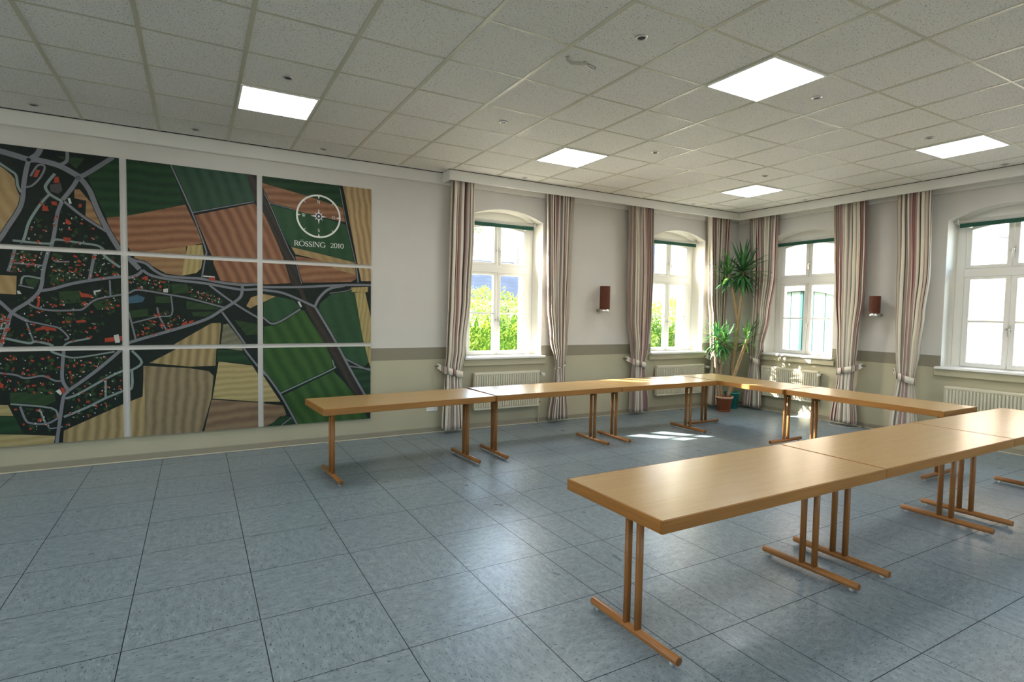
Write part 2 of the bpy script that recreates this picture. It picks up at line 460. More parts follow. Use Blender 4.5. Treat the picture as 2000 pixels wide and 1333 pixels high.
# pictures
TP = {
 'town': plain('paint_town', (0.006, 0.012, 0.009), 0.6, 0.3, noise=.6, nscale=30),
 'green_dark': paint_field('paint_green_dark', (0.006, 0.026, 0.010), (0.016, 0.058, 0.020), 4, 3.30, .5),
 'green_teal': paint_field('paint_green_teal', (0.010, 0.036, 0.018), (0.034, 0.085, 0.048), -70, 2.75, .45),
 'green_mid': paint_field('paint_green_mid', (0.012, 0.048, 0.020), (0.030, 0.088, 0.036), -75, 2.20, .35),
 'green_bright': paint_field('paint_green_bright', (0.014, 0.055, 0.012), (0.042, 0.105, 0.022), -63, 2.31, .7),
 'brown': paint_field('paint_brown', (0.16, 0.066, 0.032), (0.31, 0.16, 0.085), 6, 3.85, .6),
 'brown_steep': paint_field('paint_brown_steep', (0.15, 0.062, 0.033), (0.30, 0.148, 0.08), -66, 3.30, .7),
 'brown_tan': paint_field('paint_brown_tan', (0.20, 0.105, 0.048), (0.33, 0.205, 0.10), 6, 4.40, .5),
 'brown_grey': paint_field('paint_brown_grey', (0.13, 0.082, 0.05), (0.25, 0.175, 0.10), 3, 2.75, .6),
 'tan': paint_field('paint_tan', (0.24, 0.15, 0.065), (0.38, 0.275, 0.13), -65, 3.30, .45),
 'tan_right': paint_field('paint_tan_right', (0.25, 0.15, 0.065), (0.45, 0.34, 0.18), -82, 4.40, .7),
 'tan_rows': paint_field('paint_tan_rows', (0.19, 0.135, 0.06), (0.38, 0.29, 0.14), 85, 3.85, .75),
 'field_grey': paint_field('paint_field_grey', (0.14, 0.105, 0.058), (0.29, 0.225, 0.13), 86, 3.58, .65),
 'yellow_strip': paint_field('paint_yellow_strip', (0.27, 0.20, 0.075), (0.42, 0.34, 0.15), 83, 6.60, .6),
 'yellow_rows': paint_field('paint_yellow_rows', (0.27, 0.21, 0.085), (0.42, 0.34, 0.165), 2, 4.95, .6),
 'grey_field': paint_field('paint_grey_field', (0.11, 0.11, 0.068), (0.20, 0.19, 0.125), 20, 4.40, .5),
 'rail': paint_field('paint_rail', (0.018, 0.016, 0.013), (0.045, 0.036, 0.028), -62, 4.95, .5),
 'garden': paint_field('paint_garden', (0.012, 0.035, 0.012), (0.028, 0.06, 0.02), 30, 4.40, .3),
 'pond': plain('paint_pond', (0.035, 0.095, 0.14), 0.5, 0.4, noise=.3, nscale=20),
 'road': plain('paint_road', (0.17, 0.175, 0.195), 0.6, 0.3, noise=.15, nscale=20),
 'lane': plain('paint_lane', (0.19, 0.24, 0.23), 0.6, 0.3, noise=.15, nscale=20),
 'verge': plain('paint_verge', (0.007, 0.014, 0.010), 0.6, 0.3),
 'roof': plain('paint_red_roof', (0.32, 0.045, 0.022), 0.6, 0.3, noise=.35, nscale=40),
 'white': plain('paint_white', (0.48, 0.50, 0.47), 0.6, 0.3, noise=.2, nscale=40),
 'plaza': plain('paint_plaza', (0.06, 0.062, 0.065), 0.6, 0.3),
 'tree': plain('paint_tree', (0.006, 0.016, 0.008), 0.6, 0.3),
}
M_canvas = plain('canvas_edge', (0.55, 0.53, 0.48), 0.8, 0.2)
M_letter = plain('white_lettering', (0.74, 0.75, 0.70), 0.5, 0.3)
M_ink = plain('dark_blue_paint', (0.02, 0.03, 0.06), 0.5, 0.3)
M_backing = plain('grey_white_backing', (0.60, 0.585, 0.56), 0.7, 0.2)
# outdoors
M_ground = plain('pale_gravel', (0.42, 0.40, 0.35), 0.95, 0.1, noise=.35, nscale=1.5)
M_hedge = leaf_mat('hedge_leaf', (0.07, 0.15, 0.015), (0.26, 0.34, 0.03), 0.45, 1.6, 0.5)
M_tree = leaf_mat('tree_leaf', (0.06, 0.12, 0.03), (0.20, 0.30, 0.07), 0.45, 2.0, 0.5)
M_trunk = plain('tree_bark', (0.10, 0.07, 0.045), 0.95, 0.1, noise=.3, nscale=8)
M_slate = brick_mat('slate_roof', (0.022, 0.028, 0.042), (0.034, 0.042, 0.06), (0.008, 0.01, 0.014), 1.0, 'XZ', 0.35, 0.16)
M_housewall = plain('white_house_wall', (0.5, 0.5, 0.49), 0.9, 0.1, noise=.04, nscale=2)
M_brick = brick_mat('yellow_brick', (0.185, 0.14, 0.105), (0.205, 0.16, 0.122), (0.15, 0.122, 0.098))
M_door = plain('green_door_boards', (0.052, 0.082, 0.070), 0.55, 0.3, noise=.06, nscale=3)
M_door_dark = plain('door_joint', (0.01, 0.03, 0.027), 0.8, 0.2)

# ------------------------------------------------------------------ floor and ceiling
mb = MB()
TS = 0.589
xs = [0.0601 + TS * k for k in range(-10, 6)] + [0.0601 + TS * q for q in (5.898, 6.340, 6.755, 7.640, 8.648)]
k = 9.64
while xs[-1] < XW + .2:
    xs.append(0.0601 + TS * k); k += 1
ys = [-1.4555 + TS * k for k in range(-14, 6)]
xs = [min(max(x, XB), XW) for x in xs]; ys = [min(max(y, YB), YW) for y in ys]
xs = sorted(set([XB] + xs + [XW])); ys = sorted(set([YB] + ys + [YW]))
rnd = random.Random(4)
g = 0.0022
for i in range(len(xs) - 1):
    for j in range(len(ys) - 1):
        x0, x1, y0, y1 = xs[i] + g, xs[i+1] - g, ys[j] + g, ys[j+1] - g
        if x1 - x0 < .01 or y1 - y0 < .01: continue
        ox, oy = rnd.uniform(0, 40), rnd.uniform(0, 40)
        c = [(x0, y0), (x1, y0), (x1, y1), (x0, y1)]
        if (i + j) % 2: uv = [(a + ox, b + oy) for a, b in c]
        else: uv = [(b + ox, a + oy) for a, b in c]
        mb.poly([(a, b, 0) for a, b in c], 0, uv)
mb.box(XB - .6, XW + .55, YB - .6, YW + .55, -.30, -.0012, 1)
structure(mb.build('floor', [M_floor, M_seam]))

mb = MB()
mb.box(XB - .6, XW + .6, YB - .6, YW + .6, ZC, ZC + .25, 0)
structure(mb.build('ceiling', [M_ceil]))
mb = MB()
T = 0.625
for i in range(-8, 17):
    x = i * T
    if XB < x < XW - .1: mb.box(x - .0145, x + .0145, YB, YW - .05, ZC - .004, ZC + .01)
for j in range(-1, 15):
    y = -j * T
    if YB < y < YW: mb.box(XB, XW - .1, y - .009, y + .009, ZC - .0032, ZC + .01)
structure(mb.build('trim_1', [M_grid]))

# ------------------------------------------------------------------ walls with arched window niches
def wall_with_windows(name, fm, u0, u1, ztop, wins, out0, out1):
    """fm(u, d, z) -> world. d = 0 inner face, grows outward."""
    mb = MB()
    def sheet(d, half, sill, spring, rise, mat, a0, a1, rev):
        def quad(ua, ub, za, zb, za2=None, zb2=None):
            za2 = za if za2 is None else za2; zb2 = zb if zb2 is None else zb2
            pts = [fm(ua, d, za), fm(ub, d, za2), fm(ub, d, zb2), fm(ua, d, zb)]
            mb.poly(pts if not rev else pts[::-1], mat)
        last = a0
        for c in wins:
            quad(last, c - half, -.3, ztop)
            quad(c - half, c + half, -.3, sill)
            N = 20
            for k in range(N):
                ta = -1 + 2 * k / N; tb = -1 + 2 * (k + 1) / N
                quad(c + ta * half, c + tb * half, spring + rise * (1 - ta*ta), ztop, spring + rise * (1 - tb*tb), ztop)
            last = c + half
        quad(last, a1, -.3, ztop)
    def tunnel(da, db, half, sill, spring, rise, mat):
        for c in wins:
            for s in (-1, 1):
                mb.poly([fm(c + s*half, da, sill), fm(c + s*half, db, sill), fm(c + s*half, db, spring), fm(c + s*half, da, spring)], mat)
            mb.poly([fm(c - half, da, sill), fm(c + half, da, sill), fm(c + half, db, sill), fm(c - half, db, sill)], mat)
            N = 20
            for k in range(N):
                ta = -1 + 2 * k / N; tb = -1 + 2 * (k + 1) / N
                za = spring + rise * (1 - ta*ta); zb = spring + rise * (1 - tb*tb)
                mb.poly([fm(c + ta*half, da, za), fm(c + tb*half, da, zb), fm(c + tb*half, db, zb), fm(c + ta*half, db, za)], mat)
    sheet(0, WH, SILL - .03, SPRING, RISE, 0, u0, u1, False)
    tunnel(0, D_FRAME + .07, WH, SILL - .03, SPRING, RISE, 1)
    wins = [c - .03 for c in wins]            # the outer niche opens wider to one side
    sheet(D_OUT, WH - .045, SILL - .02, SPRING - .02, RISE, 2, out0, out1, True)
    tunnel(D_FRAME + .05, D_OUT, WH - .045, SILL - .02, SPRING - .02, RISE, 2)
    o = mb.build(name, [M_wall, M_reveal, M_render])
    return structure(o)

fm_left = lambda u, d, z: (u, YW + d, z)
fm_right = lambda u, d, z: (XW + d, -u, z)
wall_with_windows('wall_left', fm_left, XB, XW, ZC + .1, WIN_LEFT, XB - .55, XW + .55)
wall_with_windows('wall_right', fm_right, -YW, -YB, ZC + .1, [-c for c in WIN_RIGHT], -YW - .55, -YB + .55)
fm_back = lambda u, d, z: (XB - d, u, z)
wall_with_windows('wall_back', fm_back, YB, YW, ZC + .1, WIN_BACK_ADDED, YB - .55, YW + .55)
fm_near = lambda u, d, z: (-u, YB - d, z)
wall_with_windows('wall_near', fm_near, -XW, -XB, ZC + .1, [-c for c in WIN_NEAR_ADDED][::-1], -XW - .55, -XB + .55)

# skirtings
mb = MB(); mb.box(XB, XW, YW - .014, YW, 0, .075, 0, .004); mb.box(XB, XW, YW - .022, YW, 0, .014, 1, .004)
structure(mb.build('baseboard_left', [M_base, M_bead]))
mb = MB(); mb.box(XW - .014, XW, YB, YW - .022, 0, .075, 0, .004); mb.box(XW - .022, XW, YB, YW - .022, 0, .014, 1, .004)
structure(mb.build('baseboard_right', [M_base, M_bead]))
# cornice on the map wall and the deeper curtain pelmet round the window corner
PX = 4.335
mb = MB()
mb.box(XB, XW, YW - .05, YW, 3.235, ZC - .006, 0, .004); mb.box(XB, PX, YW - .056, YW, ZC - .007, ZC + .002, 1)
structure(mb.build('trim_2', [M_cornice, M_gap]))
mb = MB()
PF = 0.305
mb.box(PX, 9.735, PF, PF + .03, 3.252, ZC - .006, 0, .003)
mb.box(PX, PX + .03, PF + .03, YW - .05, 3.252, ZC - .006, 0, .003)
mb.box(PX - .002, 9.735, PF - .003, PF + .03, ZC - .007, ZC + .002, 1)
structure(mb.build('trim_3', [M_cornice, M_gap]))
mb = MB()
mb.box(9.735, 9.765, YB, PF + .03, 3.252, ZC - .006, 0, .003); mb.box(9.732, 9.765, YB, PF, ZC - .007, ZC + .002, 1)
mb.box(XW - .05, XW, YB, YW - .05, 3.235, ZC - .006, 0, .004)
structure(mb.build('trim_4', [M_cornice, M_gap]))

# ------------------------------------------------------------------ windows
def archz(u, half, spring, rise): return spring + rise * (1 - (u / half) ** 2)

def make_window(name):
    """local x along the wall, local y outward (0 = inner wall face), z up"""
    root = empty(name); structure(root)
    d0, d1 = D_FRAME, D_FRAME + .07
    HZ0, HZ1 = SILL, 2.28
    P0, P1 = .058, .425                      # pane from / to, either side of the middle
    T0, T1 = 2.155, 2.27                     # transom
    f = MB()
    for s in (-1, 1):
        f.box(s * .49, s * WH, d0, d1, SILL - .03, SPRING + .01, 0, .006)
    f.box(-.49, .49, d0, d1, SILL - .03, SILL + .02, 0)
    f.box(-.50, .50, d0 - .012, d1, T0, T1, 0, .008)
    N = 24
    def head(dA, dB, lo, hi, half):
        for k in range(N):
            a = -half + 2 * half * k / N; b = -half + 2 * half * (k + 1) / N
            q = [(a, lo(a)), (b, lo(b)), (b, hi(b)), (a, hi(a))]
            f.poly([(x, dA, z) for x, z in q]); f.poly([(x, dB, z) for x, z in q][::-1])
            f.poly([(q[0][0], dA, q[0][1]), (q[0][0], dB, q[0][1]), (q[1][0], dB, q[1][1]), (q[1][0], dA, q[1][1])])
    head(d0, d1, lambda u: archz(u, .49, 2.80, .075), lambda u: archz(u, WH, SPRING, RISE) + .01, .50)
    f.build('window_frame', M_white, root)
    # sill board and the apron under it
    f = MB(); f.box(-WH - .045, WH + .045, -.075, d0 + .01, SILL - .032, SILL, 0, .006); f.build('window_sill', M_sill, root)
    f = MB(); f.box(-WH - .06, WH + .06, -.045, .01, .862, SILL - .032, 0, .008); f.build('sill_apron', M_beige, root)
    for s in (-1, 1):
        for part in ('low', 'top'):
            a, b = (s * .004, s * .487)
            lo, hi = min(a, b), max(a, b)
            pl, ph = min(s*P0, s*P1), max(s*P0, s*P1)
            e0, e1 = d0 - .016, d0 + .045
            f = MB()
            if part == 'low':
                z0, z1, q0, q1 = SILL + .005, T0 + .004, 1.045, 2.125
                f.box(lo, hi, e0, e1, z0, q0, 0, .006); f.box(lo, hi, e0, e1, q1, z1, 0, .006)
                f.box(lo, pl, e0, e1, z0, z1, 0, .006); f.box(ph, hi, e0, e1, z0, z1, 0, .006)
                f.box(pl - .005, ph + .005, e0 + .012, e1 - .012, 1.568, 1.594, 0, .004)
                sash = f.build('sash', M_white, root)
                f = MB(); f.box(pl - .01, ph + .01, d0 + .010, d0 + .014, q0 - .01, q1 + .01); f.build('glass_pane', M_glass, sash)
                hz = 1.49
            else:
                z0, z1, q0 = T1 - .004, 2.80, 2.308
                f.box(lo, hi, e0, e1, z0, q0, 0, .006)
                ztop = lambda u: archz(u, .49, 2.80, .07) + .0
                f.box(lo, pl, e0, e1, z0, ztop(b if abs(b) < abs(a) else (lo if s > 0 else pl)) - .012, 0, .006) if s > 0 else f.box(lo, pl, e0, e1, z0, ztop(lo) - .002, 0, .006)
                f.box(ph, hi, e0, e1, z0, ztop(hi) - .002 if s > 0 else ztop(.06) - .012, 0, .006)
                K = 12
                for k in range(K):
                    xa = pl - .004 + (ph - pl + .008) * k / K; xb = pl - .004 + (ph - pl + .008) * (k + 1) / K
                    q = [(xa, ztop(xa) - .055), (xb, ztop(xb) - .055), (xb, ztop(xb)), (xa, ztop(xa))]
                    f.poly([(x, e0, z) for x, z in q]); f.poly([(x, e1, z) for x, z in q][::-1])
                    f.poly([(q[0][0], e0, q[0][1]), (q[0][0], e1, q[0][1]), (q[1][0], e1, q[1][1]), (q[1][0], e0, q[1][1])])
                    f.poly([(q[3][0], e0, q[3][1]), (q[3][0], e1, q[3][1]), (q[2][0], e1, q[2][1]), (q[2][0], e0, q[2][1])])
                sash = f.build('sash', M_white, root)
                f = MB()
                for yy in (d0 + .010, d0 + .014):
                    f.poly([(pl - .01, yy, q0 - .01), (ph + .01, yy, q0 - .01)] + [(pl - .01 + (ph - pl + .02) * t / 8, yy, ztop(pl - .01 + (ph - pl + .02) * t / 8) - .03) for t in range(8, -1, -1)])
                f.build('glass_pane', M_glass, sash)
                hz = 2.475
            if s > 0:
                f = MB()
                f.box(.006, .030, e0 - .006, e0 + .001, hz - .035, hz + .045, 0, .003)
                f.tube([(.018, e0 - .004, hz), (.018, e0 - .045, hz)], .008, 10)
                f.box(.008, .028, e0 - .056, e0 - .042, hz - .095, hz + .012, 0, .004)
                f.build('handle', M_chrome, sash)
                f = MB()
                f.tube([(-.022, e0 + .004, hz), (-.022, e0 - .012, hz)], .014, 12)
                f.build('catch', M_chrome, sash)
    return root

def make_blind():
    root = empty('roller_blind')
    f = MB(); f.tube([(-.525, .155, 2.865), (.525, .155, 2.865)], .026, 14); f.build('blind_roll', M_blind_w, root)
    f = MB(); f.box(-.52, .52, .128, .142, 2.788, 2.840, 0, .003); f.build('hem_bar', M_blind_g, root)
    for s in (-1, 1):
        f = MB(); f.box(s * .526, s * .545, .120, .19, 2.83, 2.90, 0, .003); f.tube([(s * .545, .155, 2.865), (s * .594, .155, 2.865)], .012, 8); f.build('bracket', M_blind_w, root)
    return root

window_root = make_window('window_1')
window_root.location = (WIN_LEFT[0], YW, 0)
w2 = copy_tree(window_root); w2.name = 'window_2'; w2.location = (WIN_LEFT[1], YW, 0)
for k, c in enumerate(WIN_RIGHT):
    w = copy_tree(window_root); w.name = 'window_%d' % (3 + k); w.location = (XW, c, 0); w.rotation_euler = (0, 0, -math.pi / 2)
for k, c in enumerate(WIN_NEAR_ADDED):  # unseen, added to light the room from the camera side
    w = copy_tree(window_root); w.name = 'window_%d' % (6 + k); w.location = (c, YB, 0); w.rotation_euler = (0, 0, math.pi)
for k, c in enumerate(WIN_BACK_ADDED):  # unseen, added to brighten the left ceiling and the right wall
    w = copy_tree(window_root); w.name = 'window_%d' % (8 + k); w.location = (XB, c, 0); w.rotation_euler = (0, 0, math.pi / 2)
blind = make_blind(); blind.location = (WIN_LEFT[0], YW, 0)
bl_lab = ['green-hemmed roller blind rolled up in the arch of the window nearest the map pictures',
          'green-hemmed roller blind rolled up in the window left of the tall corner plant',
          'green-hemmed roller blind rolled up in the window right of the tall corner plant',
          'green-hemmed roller blind rolled up in the window at the right picture edge',
          'roller blind rolled up in the last window of the right wall, outside the picture']
blinds = [blind]
for k in range(4): blinds.append(copy_tree(blind))
blinds[1].location = (WIN_LEFT[1], YW, 0)
for k in range(3):
    blinds[2 + k].location = (XW, WIN_RIGHT[k], 0); blinds[2 + k].rotation_euler = (0, 0, -math.pi / 2)
for o, t in zip(blinds, bl_lab): tag(o, t, 'blind', 'roller blinds in the windows')

# daylight sampling through the panes (guides sampling only)
for k, (x, y, rz) in enumerate([(c, YW + .42, 0) for c in WIN_LEFT] + [(XW + .42, c, -math.pi/2) for c in WIN_RIGHT] + [(c, YB - .42, math.pi) for c in WIN_NEAR_ADDED] + [(XB - .42, c, math.pi/2) for c in WIN_BACK_ADDED]):
    ld = bpy.data.lights.new('window_portal', 'AREA'); ld.shape = 'RECTANGLE'; ld.size = 1.05; ld.size_y = 2.0
    ld.cycles.is_portal = True
    lo = bpy.data.objects.new('window_portal', ld); COL.objects.link(lo)
    lo.location = (x, y, 1.98); lo.rotation_euler = (-math.pi/2, 0, rz)

# ------------------------------------------------------------------ ceiling light panels and recessed spots
def make_panel():
    root = empty('ceiling_light')
    f = MB()
    for a in (-1, 1):
        f.box(a * .286, a * .303, -.303, .303, -.010, .004, 0); f.box(-.286, .286, a * .286, a * .303, -.010, .004, 0)
    f.build('frame', M_white, root)
    f = MB(); f.poly([(-.287, -.287, -.006), (-.287, .287, -.006), (.287, .287, -.006), (.287, -.287, -.006)]); f.build('diffuser', M_panel, root)
    return root
panel = make_panel()
pl = [((1.875 + .3125, -.9375), 'lit square ceiling panel above the map pictures'),
      ((5.3125, -3.4375), 'largest lit square ceiling panel, nearest the camera, above the front table row'),
      ((5.3125, -.9375), 'lit square ceiling panel above the left table row, in front of the first window'),
      ((8.4375, -.9375), 'small far lit square ceiling panel nearest the corner with the plant'),
      ((8.4375, -3.4375), 'lit square ceiling panel near the right wall at the right picture edge'),
      ((2.1875, -3.4375), 'lit square ceiling panel overhead, just above the picture edge'),
      ((-.9375, -.9375), 'lit square ceiling panel left of the picture by the map wall'),
      ((-.9375, -3.4375), 'lit square ceiling panel left of the camera'),
      ((2.1875, -5.9375), 'lit square ceiling panel right above the camera'),
      ((5.3125, -5.9375), 'lit square ceiling panel to the right of the camera'),
      ((8.4375, -5.9375), 'lit square ceiling panel by the last window of the right wall')]
for k, ((x, y), lab) in enumerate(pl):
    o = panel if k == 0 else copy_tree(panel)
    o.location = (x, y, ZC - .003); tag(o, lab, 'ceiling light', 'lit ceiling panels')

def make_spot():
    root = empty('recessed_spotlight')
    f = MB(); f.lathe([(.026, -.001), (.029, -.009), (.036, -.009), (.041, -.001)], 28); f.build('trim_ring', M_chrome, root)
    f = MB(); f.lathe([(.0275, -.004), (.020, -.0035)], 24); f.face([f.vert((.020*math.cos(a*math.pi/12), .020*math.sin(a*math.pi/12), -.0032)) for a in range(24)][::-1]); f.build('lamp_cap', M_steel, root)
    return root
spot = make_spot()
sp = [((.31, .28), 'recessed ceiling spotlight at the left picture edge, above the town map'),
      ((2.19, -1.56), 'dark-looking recessed ceiling spotlight just above the lit panel over the map'),
      ((1.57, .28), 'recessed ceiling spotlight by the cornice above the upper middle map picture'),
      ((2.81, .28), 'recessed ceiling spotlight by the cornice above the compass picture'),
      ((4.08, -1.57), 'pale-ringed recessed ceiling spotlight left of the panel before the first window'),
      ((4.07, -3.45), 'largest recessed ceiling spotlight, right of the wire bracket'),
      ((5.96, -3.44), 'pale-ringed recessed ceiling spotlight just below the largest lit panel'),
      ((5.96, -1.6), 'recessed ceiling spotlight right of the panel before the first window'),
      ((7.85, -1.58), 'recessed ceiling spotlight just above the far lit panel by the corner'),
      ((7.84, -3.41), 'recessed ceiling spotlight above the lit panel at the right picture edge'),
      ((5.35, .17), 'recessed ceiling spotlight by the pelmet above the first window'),
      ((8.48, .17), 'recessed ceiling spotlight by the pelmet above the second window'),
      ((9.60, -.98), 'recessed ceiling spotlight by the pelmet above the window right of the plant'),
      ((9.60, -3.39), 'recessed ceiling spotlight at the right picture edge by the pelmet')]
for k, ((x, y), lab) in enumerate(sp):
    o = spot if k == 0 else copy_tree(spot)
    o.location = (x, y, ZC - .0005); tag(o, lab, 'spotlight', 'recessed ceiling spotlights')

root = empty('ceiling_wire_bracket', (3.93, -3.02, ZC))
f = MB()
f.tube([(-.105, .045, -.001), (-.10, .045, -.020), (-.07, .04, -.036), (-.02, .0, -.045), (.015, -.025, -.044)], [.013, .013, .013, .012, .010], 10)
f.build('bent_tube', plain('bracket_paint', (0.50, 0.48, 0.40), .5, .4), root)
f = MB(); f.tube([(.01, -.022, -.044), (.025, -.045, -.075), (.06, -.055, -.085), (.085, -.03, -.06), (.05, .045, -.002)], .0022, 8); f.build('wire_loop', M_steel, root)
f = MB(); f.lathe([(.016, -.003), (.002, -.0035)], 16, (.045, .05, 0)); f.build('cable_hole', M_gap, root)
tag(root, 'bent cable bracket with a loose wire loop hanging from a ceiling tile', 'bracket')

# ------------------------------------------------------------------ tables
def make_table(L):
    """local x along the length, base on the floor"""
    root = empty('folding_table')
    W, H, TH = TABLE_W, TABLE_H, .06
    h = L / 2; w = W / 2; b = .007
    f = MB(); f.box(-h + b, h - b, -w + b, w - b, H - TH, H, 0); f.build('tabletop', M_top, root)
    f = MB()
    for s in (-1, 1):
        f.box(-h, h, s * (w - b), s * w, H - TH, H + .0006, 0, .004)
        f.box(s * (h - b), s * h, -w + b, w - b, H - TH, H + .0006, 1, .004)
    f.build('edge_band', [M_edge, M_edge_y], root)
    for s in (-1, 1):
        x = s * (h - .165)
        zb = .036
        f = MB()
        f.tube([(x, -.31, zb), (x, -.306, zb), (x, .306, zb), (x, .31, zb)], [.019, .0215, .0215, .019], 18, 0, True, 1)
        bar = f.build('foot_bar', [M_foot, M_endgrain], root)
        for q in (-1, 1):
            f = MB(); f.tube([(x, q * .040, zb + .012), (x, q * .040, H - TH)], .0185, 16); f.build('post', M_leg, bar)
            f = MB(); f.tube([(x, q * .268, 0), (x, q * .268, zb - .015)], [.014, .012], 12); f.build('glide', M_glide, bar)
        f = MB(); f.box(x - .022, x + .022, -.026, .026, H - TH - .075, H - TH, 0, .003)
        f.box(x - s * .02, x - s * .17, -.014, .014, H - TH - .012, H - TH, 0, .003)
        f.build('hinge_bracket', M_steel, bar)
    return root
gt = 'tables set out in a U'
def place(L, x, y, rz, lab, src={}):
    key = round(L, 3)
    if key not in src: o = src[key] = make_table(L)
    else: o = copy_tree(src[key])
    o.location = (x, y, 0); o.rotation_euler = (0, 0, rz)
    return tag(o, lab, 'table', gt)
FY = -4.215
place(1.782, 3.26 + .893, FY, .008, 'beech folding table nearest the camera, its free end facing left')
place(1.782, 5.048 + .893, FY + .016, .008, 'middle beech folding table of the front row, beyond the nearest one')
place(1.782, 6.836 + .893, FY + .03, .008, 'last beech folding table of the front row, at the right picture edge')
place(1.765, 3.376, -.845, .065, 'beech folding table with its free end before the map pictures')
place(1.735, 4.285 + .872, -.755, .018, 'beech folding table of the far row below the first window')
place(1.655, 6.03 + .83, -.745, .0, 'beech folding table of the far row ending at the corner by the potted plant')
place(1.655, 8.065, -.375 - .83, -math.pi/2, 'beech folding table in the far corner before the sunlit radiator')
place(1.655, 8.10, -.375 - 1.665 - .83, -math.pi/2, 'beech folding table along the right wall meeting the front row')

# ------------------------------------------------------------------ curtains
def lerp_rows(rows, z):
    rows = sorted(rows, key=lambda r: -r[0])
    if z >= rows[0][0]: return rows[0][1:]
    for a, b in zip(rows, rows[1:]):
        if a[0] >= z >= b[0]:
            t = (a[0] - z) / (a[0] - b[0] + 1e-9); t = t * t * (3 - 2 * t)
            return tuple(a[k] + (b[k] - a[k]) * t for k in (1, 2))
    return rows[-1][1:]

def make_curtain(rows, z_tie, seed, folds, wing, cord=False, u_off=0.0, hem=None):
    """rows: (z, left, right) in local x; local y < 0 is toward the room; wing: -1 / +1 side of the hook"""
    rn = random.Random(seed)
    root = empty('curtain')
    zt, zb = 3.36, (hem or .06)
    NZ, NX = 70, 132
    ph = [rn.uniform(0, 6.28) for _ in range(5)]
    wob = [rn.uniform(.8, 1.25) for _ in range(folds + 2)]
    zs = [zt + (zb - zt) * k / NZ for k in range(NZ + 1)]
    wmax = max(b - a for _, a, b in rows)
    f = MB(); grid = []
    for z in zs:
        a, b = lerp_rows(rows, z); w = b - a
        tight = max(0, 1 - abs(z - z_tie) / .28)
        amp = (.043 * (1 - .62 * tight)) * (0.75 + .25 * w / wmax) + .006 * (zt - z) / zt
        line = []
        for i in range(NX + 1):
            t = i / NX
            sft = .010 * math.sin(2 * math.pi * t * 2 + ph[0] + z * .7)
            c = t * folds + .18 * math.sin(t * 9 + ph[1]) + .05 * math.sin(z * 1.7 + t * 5 + ph[2])
            k = min(int(max(c, 0)), folds)
            s = math.sin(2 * math.pi * c)
            s = math.copysign(abs(s) ** .8, s) * wob[k]
            x = a + w * t + .35 * amp * math.sin(4 * math.pi * c + ph[3]) * min(1, t * 8, (1 - t) * 8) + sft * (1 - tight) * min(1, t * 6, (1 - t) * 6)
            y = amp * s + .012 * math.sin(t * 5 + ph[4] + z * .9)
            if tight > 0: y -= tight * .02 * (1 - (2 * t - 1) ** 2)
            zz = z + (0.012 * math.sin(2 * math.pi * c + 1) if z == zs[-1] else 0)
            line.append(f.vert((x, y, zz)))
        grid.append(line)
    nrep = 2.6
    for k in range(NZ):
        for i in range(NX):
            ua = u_off + nrep * i / NX; ub = u_off + nrep * (i + 1) / NX
            va, vb = zs[k], zs[k + 1]
            f.face([grid[k][i], grid[k+1][i], grid[k+1][i+1], grid[k][i+1]], 0, [(ua, va), (ua, vb), (ub, vb), (ub, va)], True)
    d = f.build('drape', M_curtain, root)
    sd = d.modifiers.new('cloth_thickness', 'SOLIDIFY'); sd.thickness = .002
    # tieback
    a, b = lerp_rows(rows, z_tie); c = (a + b) / 2; hw = (b - a) / 2 + .012; hd = .052
    f = MB()
    hb = .045 if not cord else .008
    N = 40; ra, rb, = [], []
    for i in range(N):
        an = 2 * math.pi * i / N
        x = c + hw * math.cos(an); y = -.012 + hd * math.sin(an)
        lift = wing * .035 * (x - c) / hw
        ra.append(f.vert((x, y, z_tie + hb + lift))); rb.append(f.vert((x * 1.0, y, z_tie - hb + lift)))
    for i in range(N):
        j = (i + 1) % N
        u = [(.02 + 1.15 * i / N, 0), (.02 + 1.15 * i / N, 1), (.02 + 1.15 * (i + 1) / N, 1), (.02 + 1.15 * (i + 1) / N, 0)]
        f.face([ra[i], rb[i], rb[j], ra[j]], 0, u, True)
    # the loop running back to its hook on the wall
    x0 = c + wing * hw * .8; x1 = c + wing * (hw + (.07 if not cord else .03))
    q = [(x0, -.055, z_tie + hb + .03), (x0, -.055, z_tie - hb + .02), (x1, .06, z_tie - hb * .4 + .07), (x1, .06, z_tie + hb + .075)]
    f.poly(q, 0, [(.30, 0), (.30, 1), (.62, 1), (.62, 0)])
    t = f.build('tieback', M_tie if not cord else M_tie, root)
    sd = t.modifiers.new('band_thickness', 'SOLIDIFY'); sd.thickness = .004
    f = MB(); f.tube([(x1 - wing * .004, .135, z_tie + .075), (x1 - wing * .004, .05, z_tie + .075), (x1 - wing * .004, .045, z_tie + .10)], .006, 8); f.build('hook', M_steel, root)
    return root

